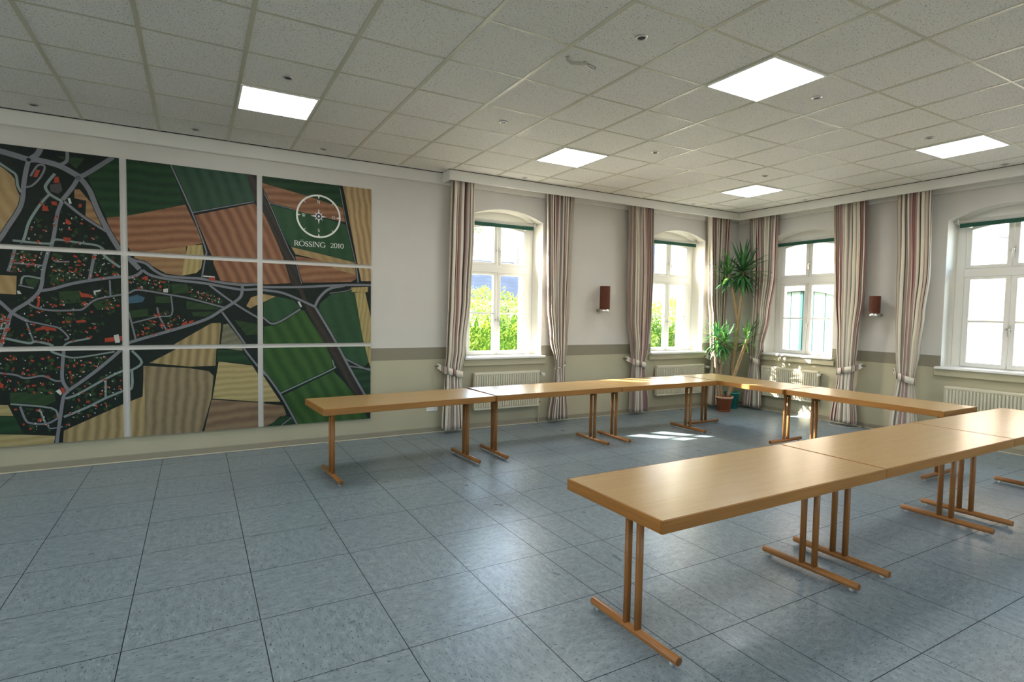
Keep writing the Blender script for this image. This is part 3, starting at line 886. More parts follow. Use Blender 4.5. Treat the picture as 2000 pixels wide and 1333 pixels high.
RF = (9.88 - 1.555) / (9.92 - 1.555)
def rz_rows(rows, cy):          # right wall: measured along y on the curtain plane
    out = []
    for z, ya, yb in rows:
        ya = -6.272 + (ya + 6.272) * RF; yb = -6.272 + (yb + 6.272) * RF
        out.append((z, -(ya - cy), -(yb - cy)))
    return out
def lx_rows(rows, cx): return [(z, a - cx, b - cx) for z, a, b in rows]
CY = .445
cur = [
 ('L', 4.49, [(3.36,4.432,4.740),(2.62,4.416,4.74),(1.8,4.406,4.706),(1.12,4.39,4.64),(.80,4.365,4.60),(.70,4.362,4.598),(.07,4.335,4.645)], .80, 11, 5, -1, False, .72,
  'striped curtain beside the map pictures, left of the first window, tied back to the left'),
 ('L', 6.16, [(3.36,5.894,6.348),(2.45,5.913,6.33),(1.7,5.938,6.306),(1.24,5.992,6.28),(.85,6.082,6.25),(.63,6.07,6.25),(.05,5.99,6.315)], .83, 23, 7, 1, True, .15,
  'striped curtain between the first window and the taller wall lamp, tied with a thin cord'),
 ('L', 7.67, [(3.36,7.396,7.882),(2.22,7.412,7.916),(1.56,7.435,7.897),(1.07,7.518,7.849),(.80,7.549,7.792),(.06,7.532,7.88)], .82, 35, 7, -1, False, .43,
  'striped curtain right of the taller wall lamp, left of the second window'),
 ('L', 9.42, [(3.36,9.173,9.629),(1.95,9.225,9.61),(1.5,9.285,9.60),(1.04,9.315,9.58),(.82,9.33,9.56),(.5,9.33,9.58),(.06,9.31,9.62)], .82, 47, 7, -1, False, .9,
  'striped curtain on the left side of the room corner, behind the plant'),
 ('R', .03, [(3.36,.226,-.291),(2.33,.167,-.289),(1.6,.135,-.20),(1.05,.140,-.10),(.86,.118,-.040),(.06,.229,-.116)], .86, 59, 7, -1, False, .30,
  'striped curtain on the right side of the room corner, left of the sunlit window'),
 ('R', -1.50, [(3.36,-1.246,-1.706),(2.57,-1.283,-1.727),(1.93,-1.312,-1.726),(1.3,-1.373,-1.665),(.86,-1.393,-1.64),(.67,-1.40,-1.634),(.05,-1.325,-1.70)], .83, 61, 7, 1, False, .55,
  'striped curtain left of the shorter wall lamp on the right wall, tied with a band'),
 ('R', -2.33, [(3.36,-2.10,-2.531),(2.21,-2.145,-2.553),(1.63,-2.167,-2.506),(1.17,-2.194,-2.465),(.82,-2.224,-2.431),(.05,-2.15,-2.48)], .80, 73, 7, -1, False, .08,
  'striped curtain right of the shorter wall lamp, beside the right-edge window'),
]
for side, c, rows, zt, seed, folds, wing, cord, uo, lab in cur:
    r = lx_rows(rows, c) if side == 'L' else rz_rows(rows, c)
    o = make_curtain(r, zt, seed, folds + 2, wing, cord, uo)
    o.location = (c, CY, 0) if side == 'L' else (9.90, c, 0)
    if side == 'R': o.rotation_euler = (0, 0, -math.pi / 2)
    tag(o, lab, 'curtain', 'striped curtains by the windows')

# ------------------------------------------------------------------ radiators
def make_radiator(w, z0, z1, valve_right=True, valve=True):
    """local x from 0 to w, local y 0 = wall, negative = room"""
    root = empty('radiator')
    D = -.105; f = MB()
    f.box(0, w, D + .018, D + .03, z0, z1, 0, .004)
    f.box(0, w, -.05, -.038, z0, z1, 0, .004)
    n = max(6, int(round(w / .0375)))
    st = (w - .04) / n
    for k in range(n):
        x = .02 + st * (k + .5)
        f.box(x - st * .31, x + st * .31, D, D + .02, z0 + .03, z1 - .035, 0, .006)
    f.box(0, w, D + .006, D + .02, z1 - .032, z1, 0, .005); f.box(0, w, D + .006, D + .02, z0, z0 + .028, 0, .005)
    f.build('panel', M_radiator, root)
    f = MB(); f.box(0, w, D + .02, -.035, z1 - .008, z1 + .004, 0, .003)
    f.box(-.003, .006, D + .012, -.035, z0 + .01, z1, 0, .002); f.box(w - .006, w + .003, D + .012, -.035, z0 + .01, z1, 0, .002)
    f.build('cover', M_radiator, root)
    f = MB()
    for x in (.15, w - .15): f.box(x - .015, x + .015, -.04, 0, z0 + .05, z1 - .06, 0)
    f.build('wall_bracket', M_radiator, root)
    if valve:
        f = MB(); f.tube([(w, -.06, z1 - .045), (w + .035, -.06, z1 - .045), (w + .035, -.035, z1 - .045)], .011, 10); f.build('valve', M_steel, root)
        f = MB(); f.tube([(w + .035, -.075, z1 - .045), (w + .04, -.15, z1 - .05)], [.019, .022], 14); f.build('thermostat_knob', M_valve, root)
        f = MB(); f.tube([(w + .002, -.06, z0 + .05), (w + .012, -.06, z0 + .045), (w + .012, -.06, 0)], .008, 10); f.build('pipe', M_radiator, root)
        f = MB(); f.tube([(w, -.06, z0 + .05), (w + .03, -.06, z0 + .05)], .014, 10); f.build('pipe_union', M_steel, root)
    return root
o = make_radiator(1.03, .265, .772); o.location = (4.81, YW - .005, 0); tag(o, 'cream panel radiator below the first window, behind the far table row', 'radiator', 'radiators below the windows')
o = make_radiator(1.09, .268, .763); o.location = (8.12, YW - .005, 0); tag(o, 'cream panel radiator below the second window, left of the plant pots', 'radiator', 'radiators below the windows')
o = make_radiator(1.00, .262, .762); o.location = (XW - .005, -.075, 0); o.rotation_euler = (0, 0, -math.pi/2); tag(o, 'panel radiator striped by direct sunlight, right of the plant', 'radiator', 'radiators below the windows')
o = make_radiator(1.05, .262, .742); o.location = (XW - .005, -2.77, 0); o.rotation_euler = (0, 0, -math.pi/2); tag(o, 'panel radiator below the window at the right picture edge', 'radiator', 'radiators below the windows')

# ------------------------------------------------------------------ wall lamps, socket, cable
def make_sconce(r, z0, z1, off, side):
    """local y 0 = wall, negative = room; bracket starts at local x = off on the wall"""
    root = empty('wall_lamp')
    f = MB(); f.lathe([(r, z0), (r, z1)], 32, (0, -.15, 0)); f.lathe([(r - .003, z1), (r - .003, z0)], 32, (0, -.15, 0)); f.lathe([(r - .003, z1), (r, z1)], 32, (0, -.15, 0)); f.lathe([(r, z0), (r - .003, z0)], 32, (0, -.15, 0)); f.build('lamp_shade', M_shade, root)
    f = MB(); f.lathe([(.001, z0 - .042), (r * .96, z0 - .042), (r * .98, z0 - .038), (r * .98, z0 + .002), (.001, z0 + .002)], 32, (0, -.15, 0)); f.build('base_ring', M_chrome, root)
    f = MB(); f.box(off - .03, off + .03, -.15, 0, z0 - .040, z0 - .002, 0, .004); f.build('wall_arm', plain('arm_metal', (.30, .28, .22), .4, .5, metal=.8), root)
    f = MB(); f.lathe([(.022, z0), (.022, z0 + .10), (.028, z0 + .13), (.022, z0 + .2), (.004, z0 + .215)], 16, (0, -.15, 0)); f.build('bulb', M_sill, root)
    return root
o = make_sconce(.077, 1.672, 2.02, -.01, 1); o.location = (6.948, YW, 0)
tag(o, 'taller russet cylinder wall lamp on the left wall between two curtains', 'wall lamp', 'cylinder wall lamps')
o = make_sconce(.070, 1.672, 1.915, .01, 1); o.location = (XW, -1.895, 0); o.rotation_euler = (0, 0, -math.pi/2)
tag(o, 'shorter dark cylinder wall lamp on the right wall between two curtains', 'wall lamp', 'cylinder wall lamps')

root = empty('wall_socket', (4.24, YW, .325))
f = MB(); f.box(-.078, .078, -.012, 0, -.041, .041, 0, .005); f.build('cover_plate', M_socket, root)
for s in (-1, 1):
    f = MB(); f.tube([(s * .037, -.0135, 0), (s * .037, -.0115, 0)], .026, 20); f.build('socket_insert', M_socket, root)
    f = MB()
    for q in (-1, 1): f.tube([(s * .037 + q * .009, -.0142, 0), (s * .037 + q * .009, -.0130, 0)], .003, 8)
    f.build('pin_hole', M_steel, root)
tag(root, 'white double wall socket low on the wall under the table before the map', 'socket')

f = MB()
f.tube([(XW - .03, -1.26, .32), (XW - .03, -1.27, .14), (XW - .05, -1.28, .05), (XW - .12, -1.31, .012), (XW - .22, -1.36, .007), (XW - .30, -1.46, .007), (XW - .31, -1.60, .007), (XW - .22, -1.72, .007), (XW - .12, -1.75, .007), (XW - .04, -1.76, .02)], .0055, 8)
tag(f.build('cable', M_cable), 'thin grey cable looping from the wall across the floor under the right curtain', 'cable')

# ------------------------------------------------------------------ plants
LIM = [9.0, 9.0]
def keep(p):
    p = Vector(p)
    if p.x > LIM[0]: p.x = LIM[0] - .25 * (p.x - LIM[0])
    if p.y > LIM[1]: p.y = LIM[1] - .25 * (p.y - LIM[1])
    return p
def strap_leaf(f, base, d, L, w, droop, mat=0, up_=Vector((0, 0, 1))):
    """one sword leaf starting at base in direction d, bending down by droop"""
    d = d.normalized(); side = d.cross(up_)
    if side.length < 1e-3: side = Vector((1, 0, 0))
    side.normalize()
    n = 7; p = Vector(base); prev = None
    for k in range(n + 1):
        t = k / n
        ww = w * (0.55 + .9 * t) if t < .3 else w * (0.82 + .18) * (1 - ((t - .3) / .7) ** 1.8)
        ww = max(ww, .0008)
        nrm = side.cross(d).normalized()
        a = f.vert(keep(p - side * ww / 2 + nrm * ww * .16)); c = f.vert(keep(p)); b = f.vert(keep(p + side * ww / 2 + nrm * ww * .16))
        if prev:
            f.face([prev[0], prev[1], c, a], mat, sm=True); f.face([prev[1], prev[2], b, c], mat, sm=True)
        prev = (a, c, b)
        d = (d + Vector((0, 0, -1)) * droop * (t + .25) / n).normalized()
        p = p + d * L / n
def leaf_head(name, head, axis, n, L, w, parent, mats, seed, down=.9, explicit=(), lt=.25):
    rn = random.Random(seed); f = MB(); axis = Vector(axis).normalized(); head = Vector(head)
    px_ = axis.cross(Vector((1, 0, 0))).normalized(); py_ = axis.cross(px_)
    for k in range(n):
        t = k / n
        el = math.radians(80 - 150 * t ** .8 * down); az = k * 2.399963 + rn.uniform(-.3, .3)
        d = axis * math.sin(el) + (px_ * math.cos(az) + py_ * math.sin(az)) * math.cos(el)
        b = head - axis * (.16 * t) + (px_ * math.cos(az) + py_ * math.sin(az)) * .012
        strap_leaf(f, b, d, L * rn.uniform(.75, 1.08) * (.72 + .28 * math.sin(math.pi * min(1, t + .25))), w * rn.uniform(.8, 1.15), rn.uniform(.25, .9) * (1 if el < .9 else .2), 1 if rn.random() < lt else 0)
    for (d, l_, dr) in explicit:
        strap_leaf(f, head, Vector(d) - head, l_, w * 1.15, dr, 0)
    return f.build(name, mats, parent)
def stem(name, pts, r, parent):
    f = MB(); P = [Vector(p) for p in pts]; Q = []
    for a, b in zip(P, P[1:]):
        for t in range(5): Q.append(a.lerp(b, t / 5))
    Q.append(P[-1])
    rr = [(r[0] + (r[1] - r[0]) * k / (len(Q) - 1)) * (1 + .06 * math.sin(k * 2.3)) for k in range(len(Q))]
    f.tube(Q, rr, 12); return f.build(name, M_bark, parent)
def pot(root, mat, rim, r0, r1, h, n=36, lip=.03, saucer=None, z0=0.0):
    f = MB()
    f.lathe([(.001, z0), (r0, z0), (r1 - .012, z0 + h - lip), (r1, z0 + h - lip), (r1 + .004, z0 + h), (r1 - .014, z0 + h), (r1 - .02, z0 + h - .03)], n)
    p_ = f.build('pot', mat, root)
    if rim:
        f = MB(); f.lathe([(r1 + .001, z0 + h - lip + .002), (r1 + .005, z0 + h + .001), (r1 - .015, z0 + h + .001)], n); f.build('rim', rim, p_)
    f = MB(); f.face([f.vert(((r1 - .018) * math.cos(2*math.pi*k/n), (r1 - .018) * math.sin(2*math.pi*k/n), z0 + h - .03)) for k in range(n)]); f.build('soil', M_soil, root)
    if saucer:
        f = MB(); f.lathe([(.001, 0), (saucer - .02, 0), (saucer, .028), (saucer - .006, .028), (saucer - .022, .010), (.001, .010)], n); f.build('saucer', mat, root)

B1 = Vector((9.27, .095, 0))
root = empty('potted_yucca', B1)
LIM[:] = [9.80 - B1.x, .365 - B1.y]
pot(root, M_terra, M_terra_rim, .095, .142, .245, saucer=.115, z0=.012)
def L1(*p): return Vector(p) - B1
stem('stem', [L1(9.215,.15,.22), L1(9.18,.19,.55), L1(9.166,.215,.85), L1(9.185,.22,1.22)], (.026, .020), root)
stem('stem', [L1(9.245,.13,.22), L1(9.235,.16,.6), L1(9.27,.17,.95), L1(9.31,.16,1.14)], (.020, .017), root)
stem('stem', [L1(9.33,.085,.22), L1(9.45,.042,.634), L1(9.54,.01,.92), L1(9.635,-.029,1.21)], (.030, .024), root)
MY = [M_yucca, M_yucca_lt]
leaf_head('leaf_rosette', L1(9.188,.225,1.27), (-.1,0,1), 46, .42, .044, root, MY, 5, 1.0, [(L1(8.86,.36,1.20), .40, .15), (L1(8.98,.30,1.55), .36, .05)], .35)
leaf_head('leaf_rosette', L1(9.31,.155,1.18), (.15,-.1,1), 38, .38, .042, root, MY, 8, 1.0, [(L1(9.47,.09,1.50), .38, .05)], .45)
leaf_head('leaf_rosette', L1(9.64,-.03,1.27), (.1,-.1,1), 24, .36, .040, root, MY, 13, .75, [(L1(9.86,-.11,1.67), .46, .02), (L1(9.80,-.12,1.5), .36, .1)], .55)
tag(root, 'lower three-stemmed yucca in a terracotta pot with saucer in the corner', 'potted plant')

B2 = Vector((9.665, .265, 0))
root = empty('potted_yucca', B2)
LIM[:] = [9.80 - B2.x, .365 - B2.y]
pot(root, M_teal, None, .10, .128, .285)
def L2(*p): return Vector(p) - B2
stem('stem', [L2(9.65,.26,.25), L2(9.61,.235,.75), L2(9.615,.175,1.2), L2(9.62,.16,1.43), L2(9.633,.128,1.9), L2(9.65,.121,2.36)], (.036, .026), root)
stem('stem', [L2(9.62,.16,1.45), L2(9.56,.20,1.9), L2(9.455,.235,2.30)], (.022, .018), root)
leaf_head('leaf_rosette', L2(9.653,.121,2.41), (0,0,1), 60, .56, .056, root, MY, 21, 1.0,
          [(L2(9.543,.213,2.90), .52, .0), (L2(9.763,.089,2.91), .53, .0), (L2(9.17,.33,1.99), .66, .1), (L2(9.80,-.43,2.22), .62, .1), (L2(9.22,.28,2.3), .54, .2), (L2(9.72,-.28,2.62), .50, .1), (L2(9.78,-.12,1.67), .72, 0)], .12)
leaf_head('leaf_rosette', L2(9.44,.24,2.36), (-.15,-.1,1), 28, .42, .046, root, MY, 34, .8, [(L2(8.96,.34,2.48), .50, .1), (L2(9.30,.24,2.72), .42, .0)], .3)
tag(root, 'tall yucca in a teal pot, its big leaf crown between the two corner curtains', 'potted plant')

# ------------------------------------------------------------------ the nine painted map pictures
MAP_FIELDS=[('green_dark',[(0.649,2.855),(0.846,3.042),(0.956,3.05),(0.959,3.049),(1.34,3.058),(1.47,2.669),(0.961,2.492),(0.796,2.464),(0.719,2.653)]),('tan',[(-0.104,2.92),(0.01,2.853),(0.045,2.828),(0.085,2.787),(0.108,2.752),(0.121,2.661),(0.15,2.579),(0.139,2.509),(0.089,2.395),(0.033,2.274),(-0.004,2.209),(-0.122,2.131)]),('brown',[(0.796,2.464),(0.961,2.496),(1.47,2.664),(1.637,2.279),(1.473,2.231),(1.442,2.167),(0.995,2.146),(0.957,2.202),(0.888,2.223),(0.815,2.367)]),('brown_tan',[(1.023,2.122),(1.174,2.167),(1.473,2.231),(1.467,2.137),(1.43,1.923),(1.293,1.937),(1.16,2.016),(1.115,2.045),(1.018,2.085)]),('yellow_strip',[(1.489,2.241),(1.621,2.26),(1.631,2.154),(1.629,2.148),(1.607,2.009),(1.563,1.958),(1.43,1.923),(1.453,2.088)]),('green_teal',[(1.347,3.059),(2.073,3.068),(2.13,2.777),(1.531,2.587),(1.478,2.678)]),('brown_steep',[(1.554,2.563),(2.13,2.75),(2.159,2.698),(2.213,2.665),(2.298,2.48),(2.419,2.179),(2.502,1.889),(2.216,1.863),(2.157,1.873),(1.794,1.866),(1.722,2.072),(1.722,2.124),(1.683,2.211)]),('green_dark',[(2.204,3.055),(3.048,3.065),(3.082,2.797),(2.679,2.895),(2.204,2.991)]),('brown',[(2.204,2.983),(2.679,2.895),(3.082,2.801),(3.108,2.636),(2.882,2.666),(2.521,2.721),(2.285,2.777),(2.218,2.921)]),('green_mid',[(2.284,2.753),(2.679,2.696),(3.108,2.611),(3.142,2.562),(3.229,2.161),(2.84,2.24),(2.497,2.308),(2.389,2.488)]),('brown',[(2.551,2.196),(2.84,2.172),(2.988,2.081),(3.241,2.041),(3.249,1.973),(3.181,1.932),(2.632,1.899),(2.577,2.059)]),('tan',[(2.505,2.3),(2.84,2.24),(3.22,2.165),(3.233,2.094),(3.238,2.018),(3.017,2.067),(2.824,2.171),(2.551,2.221)]),('tan_right',[(3.081,3.061),(3.428,3.07),(3.441,2.156),(3.422,2.104),(3.422,1.95),(3.302,1.945),(3.271,2.096),(3.255,2.162),(3.168,2.608),(3.107,2.945)]),('rail',[(2.056,3.07),(2.106,3.077),(2.156,2.983),(2.211,2.92),(2.277,2.768),(2.466,2.289),(2.551,2.138),(2.618,1.879),(2.674,1.699),(2.772,1.627),(2.786,1.568),(2.901,1.331),(3.018,1.149),(3.199,0.807),(3.338,0.56),(3.23,0.558),(3.108,0.765),(2.872,1.196),(2.673,1.581),(2.59,1.798),(2.515,1.875),(2.434,2.156),(2.209,2.68),(2.138,2.778),(2.088,2.901)]),('green_mid',[(2.215,1.659),(2.347,1.733),(2.535,1.695),(2.604,1.609),(2.332,1.432),(2.214,1.488)]),('tan',[(2.04,1.619),(2.086,1.713),(2.157,1.741),(2.215,1.757),(2.34,1.733),(2.215,1.666),(2.156,1.638),(2.078,1.594)]),('green_bright',[(2.214,1.389),(2.332,1.411),(2.59,1.58),(2.645,1.581),(2.886,1.181),(2.967,0.983),(2.959,0.9),(2.396,0.643),(2.356,0.645),(2.211,0.919)]),('green_bright',[(2.416,0.605),(2.974,0.862),(3.108,0.719),(3.23,0.558),(3.386,0.266),(2.573,0.24)]),('green_mid',[(2.815,1.658),(2.959,1.788),(3.173,1.825),(3.242,1.805),(3.398,0.956),(3.336,0.903),(3.093,1.033),(3.018,1.194),(2.901,1.391),(2.808,1.569)]),('green_dark',[(3.183,0.885),(3.43,0.853),(3.431,0.562),(3.353,0.567)]),('yellow_strip',[(3.226,1.804),(3.349,1.816),(3.428,1.47),(3.43,0.861),(3.398,0.956),(3.32,1.268)]),('yellow_strip',[(3.181,1.864),(3.387,1.879),(3.383,1.817),(3.189,1.811)]),('tan_rows',[(1.134,1.015),(1.366,1.151),(1.353,1.203),(1.695,1.426),(1.783,1.431),(1.79,1.406),(1.773,1.206),(1.743,1.14),(1.734,0.966),(1.489,0.965)]),('grey_field',[(1.812,1.414),(1.857,1.423),(2.006,1.203),(1.998,1.123),(1.809,1.154),(1.788,1.206)]),('green_dark',[(1.758,1.144),(1.998,1.119),(2.097,0.971),(1.771,1.015),(1.742,0.999)]),('yellow_rows',[(1.764,1.011),(2.097,0.958),(2.167,0.831),(2.211,0.833),(2.389,0.531),(2.209,0.545),(2.229,0.537),(1.702,0.612)]),('brown_grey',[(1.694,0.6),(2.229,0.528),(2.209,0.524),(2.412,0.489),(2.45,0.376),(2.248,0.268),(2.163,0.236),(1.618,0.247)]),('green_dark',[(2.247,0.246),(2.382,0.366),(2.491,0.358),(2.58,0.24)]),('field_grey',[(1.081,0.987),(1.489,0.949),(1.668,0.91),(1.715,0.858),(1.691,0.617),(1.596,0.248),(0.966,0.243),(1.073,0.432)]),('tan_rows',[(0.425,0.374),(0.913,0.607),(1.07,0.671),(1.087,0.986),(1.09,0.239),(0.875,0.228),(0.416,0.237)]),('yellow_rows',[(-0.15,0.666),(0.019,0.651),(0.054,0.549),(-0.153,0.565)]),('green_dark',[(-0.153,0.557),(0.06,0.541),(0.123,0.371),(-0.156,0.397)]),('yellow_rows',[(-0.157,0.393),(0.123,0.363),(0.362,0.329),(0.342,0.244),(-0.16,0.247)]),('brown_tan',[(0.549,2.709),(0.588,2.714),(0.684,2.584),(0.781,2.339),(0.629,2.456),(0.638,2.611),(0.547,2.625)]),('tan',[(-0.123,1.863),(0.105,1.859),(0.098,1.685),(-0.127,1.698)]),('garden',[(0.362,1.929),(0.448,1.964),(0.458,1.833),(0.347,1.775)]),('garden',[(0.413,1.724),(0.58,1.737),(0.584,1.627),(0.417,1.6)]),('garden',[(1.333,1.835),(1.478,1.841),(1.498,1.745),(1.345,1.732)]),('garden',[(1.469,1.663),(1.784,1.601),(1.784,1.572),(1.468,1.575)]),('garden',[(1.196,1.704),(1.324,1.7),(1.324,1.636),(1.195,1.633)]),('garden',[(0.965,1.55),(1.128,1.569),(1.127,1.498),(0.977,1.473)]),('garden',[(1.917,1.465),(2.155,1.416),(2.154,1.305),(2.038,1.297)]),('garden',[(0.033,0.767),(0.358,0.765),(0.369,0.67),(0.289,0.628),(0.031,0.676)]),('garden',[(1.517,1.543),(1.747,1.555),(1.637,1.496),(1.53,1.503)]),('garden',[(0.457,1.484),(0.513,1.485),(0.499,1.391),(0.45,1.422)]),('garden',[(0.661,1.637),(0.849,1.65),(0.854,1.57),(0.704,1.551)]),('garden',[(0.159,1.835),(0.277,1.841),(0.239,1.756),(0.187,1.769)]),('garden',[(0.426,3.007),(0.632,3.014),(0.565,2.908),(0.514,2.957)]),('pond',[(0.961,1.685),(1.038,1.713),(1.103,1.685),(1.083,1.638),(0.96,1.62)])]
MAP_ROADS=[(0.05,[(-0.102,2.995),(0.007,2.99),(0.131,2.963),(0.215,2.944),(0.282,2.947),(0.437,2.918),(0.583,2.838)]),(0.04,[(0.583,2.838),(0.636,2.862),(0.86,3.06)]),(0.045,[(0.233,2.955),(0.277,3.0),(0.302,3.059)]),(0.028,[(0.437,2.922),(0.495,2.97),(0.5,3.058)]),(0.035,[(0.214,2.937),(0.194,2.841),(0.173,2.699),(0.165,2.589),(0.138,2.477),(0.057,2.315),(-0.004,2.194),(-0.095,2.057)]),(0.02,[(-0.018,2.895),(0.011,2.876),(0.08,2.825),(0.121,2.785),(0.131,2.693),(0.154,2.634)]),(0.016,[(0.185,2.685),(0.234,2.706),(0.297,2.792),(0.33,2.891),(0.281,2.9),(0.224,2.791)]),(0.045,[(0.59,2.831),(0.666,2.712),(0.723,2.539),(0.801,2.349),(0.908,2.141),(0.967,2.082),(1.062,1.972)]),(0.035,[(0.583,2.83),(0.536,2.728),(0.457,2.599)]),(0.024,[(0.456,2.583),(0.369,2.636),(0.332,2.695),(0.346,2.744),(0.404,2.838)]),(0.022,[(0.356,2.635),(0.292,2.541),(0.209,2.375),(0.176,2.247),(0.156,2.175)]),(0.03,[(0.453,2.582),(0.416,2.467),(0.387,2.265),(0.359,2.135),(0.342,2.11),(0.302,1.926),(0.275,1.742),(0.19,1.625),(0.066,1.517),(0.029,1.39),(-0.02,1.21),(-0.027,1.154)]),(0.024,[(0.469,2.584),(0.622,2.447),(0.801,2.324)]),(0.02,[(0.084,2.185),(0.347,2.174),(0.399,2.218),(0.585,2.2),(0.717,2.185),(0.771,2.148)]),(0.024,[(0.099,2.108),(0.07,1.98),(0.046,1.897)]),(0.015,[(0.07,1.98),(0.303,1.964)]),(0.026,[(0.697,2.111),(0.651,1.85)]),(0.028,[(0.263,1.726),(0.359,1.745),(0.519,1.805),(0.709,1.852),(0.906,1.889),(0.97,1.882),(1.048,1.917),(1.088,1.965)]),(0.024,[(0.751,2.171),(0.777,2.085),(0.9,1.981)]),(0.028,[(-0.126,1.713),(-0.017,1.613),(0.072,1.51),(0.18,1.436)]),(0.015,[(0.18,1.436),(0.328,1.398),(0.412,1.368),(0.478,1.282),(0.447,1.259)]),(0.017,[(0.178,1.61),(0.242,1.566),(0.361,1.541),(0.545,1.548),(0.602,1.565),(0.699,1.654),(0.896,1.707),(0.968,1.728),(1.052,1.762),(1.304,1.723),(1.497,1.688),(1.821,1.598)]),(0.022,[(0.015,1.277),(0.176,1.231),(0.235,1.245),(0.354,1.205),(0.347,1.15),(0.438,1.105)]),(0.014,[(0.168,1.421),(0.212,1.253)]),(0.017,[(0.44,1.196),(0.484,1.235),(0.648,1.273)]),(0.017,[(-0.079,1.375),(0.028,1.367)]),(0.015,[(0.813,1.849),(0.817,1.689)]),(0.012,[(-0.021,1.457),(0.041,1.435)]),(0.014,[(0.388,2.007),(0.498,2.013)]),(0.012,[(0.117,1.774),(0.228,1.748)]),(0.016,[(0.135,1.782),(0.16,1.858),(0.283,1.841)]),(0.026,[(0.967,2.082),(1.03,2.055),(1.115,2.033),(1.193,1.963),(1.293,1.913),(1.499,1.902),(1.605,1.899),(1.823,1.863),(2.011,1.85),(2.157,1.86),(2.216,1.835),(2.632,1.851),(3.106,1.891),(3.426,1.904)]),(0.026,[(1.088,1.965),(1.159,1.914),(1.326,1.879),(1.641,1.852),(1.98,1.798),(2.157,1.809),(2.216,1.8),(2.4,1.778),(2.576,1.711),(2.758,1.627)]),(0.03,[(2.003,1.845),(1.987,1.727),(1.911,1.65),(1.813,1.581),(1.637,1.463),(1.3,1.34),(1.019,1.247),(0.902,1.194),(0.881,1.14),(0.662,0.925),(0.469,0.766)]),(0.02,[(1.684,1.833),(1.903,1.658),(2.155,1.493),(2.214,1.488),(2.332,1.425),(2.604,1.595)]),(0.02,[(1.802,1.547),(2.022,1.203),(2.021,1.136),(2.222,0.855),(2.211,0.89),(2.383,0.622),(2.573,0.24)]),(0.014,[(2.383,0.629),(2.945,0.878),(2.981,0.922),(2.959,0.999)]),(0.03,[(2.758,1.612),(2.815,1.732),(2.93,1.84),(3.106,1.884)]),(0.026,[(2.772,1.613),(2.901,1.391),(3.018,1.179),(3.168,0.886),(3.353,0.551)]),(0.018,[(3.093,1.018),(3.352,0.879),(3.43,0.861)]),(0.016,[(3.153,0.917),(3.43,0.869)]),(0.012,[(2.381,0.249),(2.504,0.342)]),(0.016,[(3.241,2.125),(3.264,1.928)]),(0.009,[(3.048,3.023),(3.125,2.621),(3.238,2.144)]),(0.009,[(2.225,2.874),(2.284,2.753),(2.473,2.29),(2.551,2.138),(2.618,1.887)]),(0.009,[(2.284,2.769),(2.521,2.729)]),(0.014,[(1.34,3.067),(1.531,2.587),(1.652,2.217),(1.651,2.155),(1.651,2.149),(1.613,1.912)]),(0.01,[(1.531,2.587),(2.121,2.767)]),(0.014,[(1.331,1.708),(1.336,1.516),(1.214,1.491),(0.996,1.426)]),(0.016,[(1.208,1.586),(1.227,1.491),(1.293,1.34)]),(0.016,[(0.965,1.535),(1.019,1.262)]),(0.009,[(2.93,1.787),(3.136,1.824),(3.181,1.856)]),(0.028,[(0.439,1.152),(0.422,0.887),(0.463,0.767),(0.431,0.713),(0.403,0.526),(0.366,0.23)]),(0.016,[(0.438,1.105),(0.506,1.084),(0.607,1.094),(0.841,1.137)]),(0.017,[(-0.143,0.978),(-0.032,0.955),(0.082,0.932),(0.151,0.898),(0.276,0.916),(0.366,0.866),(0.427,0.863)]),(0.022,[(0.443,0.689),(0.537,0.723),(0.758,0.864),(0.919,0.947),(0.956,0.936),(1.068,1.019),(0.985,1.146)]),(0.022,[(0.427,0.509),(0.611,0.591),(0.755,0.67),(0.916,0.742),(0.98,0.77),(0.982,0.958)]),(0.018,[(0.764,0.856),(0.761,0.67)]),(0.016,[(0.036,0.661),(0.337,0.602),(0.384,0.512)]),(0.018,[(0.105,0.633),(0.143,0.5),(0.19,0.465),(0.304,0.456),(0.396,0.511)]),(0.014,[(0.246,0.6),(0.286,0.465)]),(0.012,[(0.304,0.456),(0.321,0.407),(0.419,0.414)])]
MAP_ZONES=[(14,16,[(0.306,2.589),(0.43,2.556),(0.787,2.298),(0.771,2.164),(0.113,2.149),(0.197,2.366)]),(18,20,[(0.061,2.084),(0.341,2.103),(0.302,1.926),(0.057,1.89)]),(26,34,[(0.365,2.082),(0.896,2.117),(0.892,1.9),(0.519,1.82),(0.335,1.774)]),(40,30,[(0.098,1.653),(0.274,1.696),(0.516,1.626),(0.892,1.852),(0.894,1.554),(0.668,1.288),(0.385,1.213),(0.033,1.292),(0.008,1.464)]),(14,10,[(-0.02,1.501),(0.048,1.465),(0.009,1.24),(-0.026,1.211)]),(16,10,[(-0.028,1.139),(0.419,1.09),(0.403,0.895),(-0.032,0.921)]),(14,14,[(0.456,1.074),(0.828,1.105),(0.488,0.805),(0.44,0.894)]),(16,30,[(0.475,0.758),(0.919,0.996),(0.914,0.636),(0.431,0.398)]),(8,8,[(0.041,0.63),(0.385,0.583),(0.356,0.349),(0.129,0.378)]),(10,8,[(-0.033,0.906),(0.378,0.842),(0.376,0.732),(-0.035,0.801)]),(12,12,[(0.97,1.898),(1.093,1.911),(1.319,1.858),(1.318,1.731),(0.968,1.767)]),(24,8,[(1.008,1.419),(1.262,1.571),(1.495,1.462),(1.3,1.348),(1.032,1.262)]),(8,12,[(1.498,1.802),(1.785,1.713),(1.799,1.639),(1.525,1.689)])]
